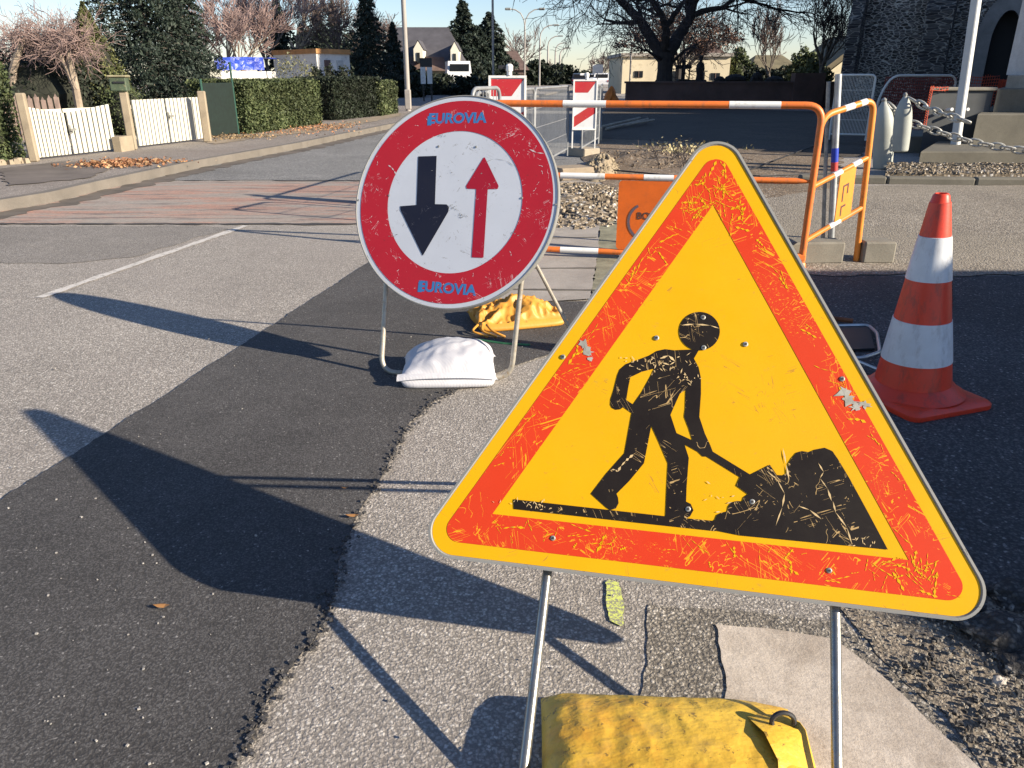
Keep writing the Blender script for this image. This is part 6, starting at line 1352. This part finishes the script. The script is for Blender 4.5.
mw = MB(); mw.add([fp(-.3, HC, .3), fp(sE + .3, HC, .3), fp(sE + .3, HC, -14.3), fp(-.3, HC, -14.3), fp(sE / 2, HC + 6, .3), fp(sE / 2, HC + 6, -14.3)], [(0, 1, 4), (1, 2, 5, 4), (2, 3, 5), (3, 0, 4, 5), (3, 2, 1, 0)]); mw.build('roof', M_slate, ch)
ap2 = arch(hwd + .42, zspring, zapex + .45); ring = MB(); ring.poly(ap2, [ap[::-1]] if False else [], z=0) if False else None
rg_ = MB(); n_p = len(ap)
for o_ in (.06,):
    vs = [fp(x, z, o_) for x, z in ap2] + [fp(x, z, o_) for x, z in ap] + [fp(x, z, -.5) for x, z in ap] + [fp(x, z, -.0) for x, z in ap2]
    rg_.add(vs, [(i, i + 1, n_p + i + 1, n_p + i) for i in range(n_p - 1)] + [(n_p + i, n_p + i + 1, 2 * n_p + i + 1, 2 * n_p + i) for i in range(n_p - 1)] + [(3 * n_p + i, 3 * n_p + i + 1, i + 1, i) for i in range(n_p - 1)])
rg_.build('door_surround', M_dress, ch)
dr_ = MB(); dr_.poly(ap, z=-.55, th=.08, fr=fr_face); dr_.build('door', m_plain('black_door', (.008, .008, .010), .2, 2, .7, 0, .1), ch)
for s0, s1, zt5, off in ((-.05, along(857), zat(22, 27), .9), (along(917), along(944), zat(10, 25), 1.0)):
    b5 = MB(); s1a = s1
    facebox(b5, s0, s1, 0, zt5, 0.004, off); b5.add([fp(s0, zt5, off), fp(s1, zt5, off), fp(s1, zt5 + .7, .45), fp(s0, zt5 + .7, .45), fp(s1, zt5, .004), fp(s0, zt5, .004), fp(s1, zt5 + .7, .004), fp(s0, zt5 + .7, .004)], [(0, 1, 2, 3), (1, 4, 6, 2), (5, 0, 3, 7), (3, 2, 6, 7)])
    facebox(b5, s0 + .02, s1 - .02, zt5 + .69, HC - 1, .004, .45); b5.build('buttress', M_ash, ch)

# unseen building added off to the right to shade the ground in front
caster = thing('shade_hall', (22, 16, 0), 'unseen stone hall added right of the church to shade the ground', 'building')
hh5 = 7.0; mb = MB(); solid(mb, [(15.6, 8.5), (28, 8.5), (28, 20), (15.6, 20)], 0, hh5); mb.build('wall', M_rub, caster)
mb = MB(); mb.add([(15.3, 8.3, hh5), (28.3, 8.3, hh5), (28.3, 20.3, hh5), (15.3, 20.3, hh5), (21.8, 9.5, hh5 + 2.5), (21.8, 17.8, hh5 + 2.5)], [(0, 1, 4), (1, 2, 5, 4), (2, 3, 5), (3, 0, 4, 5), (3, 2, 1, 0)]); mb.build('roof', M_slate, caster)
for k_ in range(3): MB().box((15.58, 9.5 + k_ * 3.2, 2.8), (.06, 1.0, 1.8)).build('window', M_glass, caster)
MB().box((18, 8.48, 1.1), (1.1, .06, 2.2)).build('door', M_brown, caster)
# lorry-height unseen block added close on the right to shade the cone
hb = thing('shade_blocker', (8.6, .0, 0), 'unseen block added close on the right to shade the cone', 'blocker')
gA, gB = G(820, 274), G(842, 606)
hblk = 2.6; zsx, zsy = 2.17, -.94
base_sh = [(.72, 4.80), (.30, 3.35), (.78, 1.52), (1.12, 1.15), (1.5, .2), (6, .2), (6, 4.80)]  # wanted shadow outline on the ground; the block's plan is this shifted sunwards
cst = [V(x + zsx * hblk, y + zsy * hblk, 0) for x, y in base_sh]; p1_, p2_ = cst[1], cst[2]
mb = MB(); solid(mb, cst, 0, hblk); mb.build('shell', m_plain('blocker_paint', (.12, .16, .2), .2, 2, .6, 0, .1), hb)
d9 = (p2_ - p1_); MB().box(((p1_ + p2_) / 2) + V(-.03, 0, 1.1), (.04, 1.0, 2.1), math.atan2(d9.y, d9.x) + R(90)).build('door', m_plain('blocker_door', (.10, .13, .17), .2, 2, .6, 0, .1), hb)

# ---- memorial with steps, shells and chains
mm = thing('memorial_steps', tuple(G(1000, 165)), 'stone memorial steps at the right edge behind the chain', 'steps')
sY = G(950, 170).y
def splay(x0, w, Yf, dep, h0, h1, k_=.64, b_=.015):
    mb = MB(); q = lambda e: [(x0 + e, Yf + e), (x0 + w, Yf + e), (x0 + w, Yf + dep), (x0 + e + dep * k_, Yf + dep)]
    vs = [(x, y, h0) for x, y in q(0)] + [(x, y, h1 - b_) for x, y in q(0)] + [(x, y, h1) for x, y in q(b_)]
    mb.add(vs, [(3, 2, 1, 0), (8, 9, 10, 11)] + [(a + i, a + (i + 1) % 4, a + 4 + (i + 1) % 4, a + 4 + i) for a in (0, 4) for i in range(4)]); return mb
def step(u0, vfb, vft, ubk, h0, h1, Yf, dep, mat, nm='step'):
    x0 = ux_(u0, vft, Yf); mb = splay(x0, 8, Yf, dep, h0, h1); return mb.build(nm, mat, mm)
z1 = zat(151.5, sY); M_step = m_concrete('shade_dark_granite', (.125, .115, .09), (.07, .065, .045))  # granite darkened so its colour stands in for shade on the risers
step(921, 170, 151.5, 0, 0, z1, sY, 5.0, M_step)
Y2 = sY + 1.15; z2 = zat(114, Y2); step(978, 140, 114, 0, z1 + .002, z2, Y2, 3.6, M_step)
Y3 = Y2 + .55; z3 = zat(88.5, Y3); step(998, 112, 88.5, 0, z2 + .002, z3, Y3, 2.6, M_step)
M_pale = m_concrete('memorial_stone', (.50, .49, .47), (.35, .33, .3))
Y4 = Y3 + .5; z4 = zat(75, Y4); xq = ux_(1008, 75, Y4)
splay(xq, 4, Y4, 1.8, z3 + .001, z4).build('plinth', M_conc2, mm)
splay(xq + .12, 3.2, Y4 + .25, 1.3, z4 + .001, z4 + 3.0, .72).build('monument_body', M_pale, mm)
MB().box((xq + 1.75, Y4 + .235, z4 + .55), (2.5, .03, .75), Matrix.Rotation(R(3.0), 3, 'X'), bev=.006).build('plaque', m_concrete('plaque_stone', (.58, .57, .56)), mm)
# dark retaining wall left of the steps
Y5 = sY + 1.7; ln = thing('retaining_wall', tuple(V(ux_(965, 100, Y5), Y5, 0)), 'smooth dark grey retaining wall behind the chains', 'wall')
x0, x1 = ux_(933, 90, Y5), ux_(996, 90, Y5); zc = zat(90.5, Y5)
splay(x0, x1 - x0, Y5 + .05, .5, 0, zc).build('wall', m_plain('dark_grey_render', (.06, .066, .070), .25, 2, .8, 0, .1), ln)
splay(x0 - .03, x1 - x0 + .06, Y5 + .01, .58, zc + .002, zc + .045).build('coping', M_conc3, ln)
for u in (948, 964): MB().tube([V(ux_(u, 108, Y5), Y5 + .03, zat(110, Y5)), V(ux_(u, 108, Y5), Y5 - .12, zat(109, Y5))], .025, 8).build('bracket', M_white, ln)
sY6 = G(905, 153).y; lw = MB(); x0, x1 = ux_(893, 155, sY6), ux_(922, 155, sY6)
lw = splay(x0, x1 - x0 + .8, sY6, 1.4, 0, .26)
sole(lw, 'stone_ledge', M_conc3, ((x0 + x1) / 2, sY6 + .8, 0), 'low stone ledge under the further shell bollard', 'ledge')
def shell(u, ut, vb, vt, w, label, zb=0.0):
    p = G(u, vb, zb); tp = A(ut, vt, p.y); d = (tp - p); h_ = d.length; r_ = w / 2 / FPX * (p.y * math.cos(PITCH) + .3)
    root = thing('shell_bollard', (p.x, p.y, zb), label, 'bollard', 'shell-shaped bollards with chain'); Mr_ = d.to_track_quat('Z', 'Y').to_matrix()
    prof = [(r_ * .86, 0), (r_ * .90, h_ * .03), (r_ * .96, h_ * .2), (r_, h_ * .42), (r_ * .99, h_ * .60), (r_ * .92, h_ * .72), (r_ * .78, h_ * .82), (r_ * .55, h_ * .91), (r_ * .30, h_ * .97), (r_ * .20, h_)]
    MB().lathe(prof, (p.x, p.y, zb + .01), 28, Mr_).build('shell_body', M_shell, root, smooth='all')
    MB().lathe([(r_ * .22, h_ - .002), (r_ * .25, h_ + .02), (r_ * .12, h_ + .04), (0, h_ + .045)], (p.x, p.y, zb + .01), 12, Mr_).build('nose_cap', M_zinc, root, smooth=True); return tp
M_shell = m_plain('grey_white_shell_paint', (.33, .35, .32), .12, 3, .6, 0, .1, (.36, .36, .33))
t1 = shell(882.5, 884, 169, 102, 20, 'nearer of two pale shell-shaped bollards, behind the amber barrier'); t2 = shell(900, 905, 152, 97, 16.5, 'further of two pale shell-shaped bollards, by the stone ledge', .26)
def chain(pts, label, link=.115):
    P = [Vector(p) for p in pts]; D = [0]
    for a, b in zip(P, P[1:]): D.append(D[-1] + (b - a).length)
    def at(s_):
        for i in range(len(P) - 1):
            if s_ <= D[i + 1]: return P[i].lerp(P[i + 1], (s_ - D[i]) / (D[i + 1] - D[i]))
        return P[-1]
    mb = MB(); s_ = 0; k_ = 0
    while s_ < D[-1] - link:
        a, b = at(s_), at(s_ + link * 1.18); d = (b - a).normalized(); side = d.cross(V(0, 0, 1)).normalized(); upv = side.cross(d)
        w_ = side if k_ % 2 == 0 else upv; w_ = (w_ + (upv if k_ % 2 == 0 else side) * .45).normalized(); c_ = (a + b) / 2; L_ = link * .72; W_ = link * .36
        ring_ = [c_ + d * (L_ * math.cos(t_) * (1.0)) + w_ * (W_ * math.sin(t_)) for t_ in [q * 2 * math.pi / 14 for q in range(15)]]
        mb.tube(ring_, link * .105, 6, cap=False); s_ += link; k_ += 1
    sole(mb, 'chain', M_chain, tuple(P[0]), label, 'chain', 'heavy grey chains', smooth=True)
M_chain = m_plain('pale_chain_paint', (.42, .42, .39), .3, 30, .55, .3, .2, (.2, .14, .1))
Yk = t1.y
chain([t1 + V(.05, 0, -.01), A(908, 122, Yk - .1), A(935, 131, Yk - .3), A(975, 143, Yk - .5), A(1024, 151, Yk - .7), A(1080, 156, Yk - .9)], 'long sagging chain running from the nearer shell bollard to the right edge', .125)
chain([t2 + V(.05, 0, -.01), A(925, 107, t2.y - .2), A(945, 115, t2.y - .5), A(972, 123, t2.y - .8)], 'shorter chain hanging from the further shell bollard', .125)
# tall pale post
Y7 = 11.6; ps_ = thing('square_post', (ux_(963, 86, Y7), Y7, 0), 'tall square pale post leaning in front of the church wall', 'post')
pa0, pa1 = A(963, 92, Y7), A(977, -5, Y7); pa1 = pa0 + (pa1 - pa0) * 1.6; d = (pa1 - pa0).normalized()
Mr = d.to_track_quat('Z', 'Y').to_matrix() @ Matrix.Rotation(R(35), 3, 'Z'); base_ = pa0 - d * (pa0.z / d.z)
mb = MB().box((base_ + pa1) / 2, (.105, .105, (pa1 - base_).length), Mr, bev=.012); mb.build('shaft', m_plain('pale_post_paint', (.52, .53, .52), .1, 4, .7, 0, 0), ps_)
MB().box(pa1 + d * .02, (.2, .2, .05), Mr, bev=.01).build('cap', M_zinc, ps_)
# white tube fences with red netting
def net(mb, P, Q, z0, z1, nx, nz, r_, sag=.03):
    for i in range(nx + 1):
        p_ = P.lerp(Q, i / nx); mb.tube([V(p_.x, p_.y, z0 + sag * math.sin(i)), V(p_.x, p_.y + .01, (z0 + z1) / 2), V(p_.x, p_.y, z1 + sag * .5 * math.sin(i * .7))], r_, 3, cap=False)
    for j in range(nz + 1):
        z = z0 + (z1 - z0) * j / nz; mb.tube([V(P.x, P.y, z), V((P.x + Q.x) / 2, (P.y + Q.y) / 2, z - sag * .5), V(Q.x, Q.y, z)], r_, 3, cap=False)
    return mb
Y8 = 15.0; M_wt = m_plain('white_tube', (.66, .65, .60), .1, 4, .5, 0, 0); M_net = m_plain('dark_red_netting', (.22, .05, .035), .2, 5, .8, 0, 0); M_net2 = m_plain('orange_red_netting', (.55, .09, .04), .2, 5, .8, 0, 0)
P, Q = A(838, 76, Y8), A(876, 76, Y8 - .2); P.z = Q.z = 0
fA = mesh_panel(P, Q, .15, zat(75, Y8), 'white-framed mesh fence panel left of the shell bollards', 26, 'white-framed fences by the church', M_wt, .004, .020)
P, Q = A(880, 76, Y8), A(957, 76, Y8 + .2); P.z = Q.z = 0
fB = thing('net_fence_panel', tuple((P + Q) / 2), 'white-framed fence hung with dark red netting behind the bollards', 'fence panel', 'white-framed fences by the church')
zf8 = zat(75.5, Y8)
MB().tube(bend([V(P.x, P.y, 0), V(P.x + .05, P.y, zf8 * .7), V(P.x + .22, P.y, zf8), V(Q.x, Q.y, zf8), V(Q.x, Q.y, 0)], .18, 6), .022, 10).build('tube_frame', M_wt, fB, smooth=True)
net(MB(), V(P.x + .12, P.y + .02, 0), Q, .15, zf8 - .03, 34, 18, .010).build('netting', M_net, fB)
P, Q = A(961, 76, Y8), A(1000, 76, Y8 + .3); P.z = Q.z = 0
nr_ = thing('safety_net', tuple((P + Q) / 2), 'orange-red safety netting sagging before the church door', 'netting')
net(MB(), P, Q, .3, zat(76, Y8), 16, 16, .007, .05).build('netting', M_net2, nr_)
net(MB(), Q, Q + V(.55, -.3, -.0), .9, zat(80, Y8), 10, 8, .010, .05).build('loose_end', M_net2, nr_)
rn = MB(); P = A(931, 90, Y5 - .1); net(rn, V(P.x - .01, P.y, 0), V(P.x + .025, P.y, 0), .45, zat(86, Y5), 1, 18, .006, .02); net(rn, V(P.x, P.y, 0), V(P.x + .30, P.y + .1, 0), zat(90, Y5), zat(87, Y5), 6, 1, .006, .02)
sole(rn, 'safety_net', M_net2, (P.x, P.y, 0), 'narrow strip of orange-red netting hanging at the corner of the dark retaining wall', 'netting')
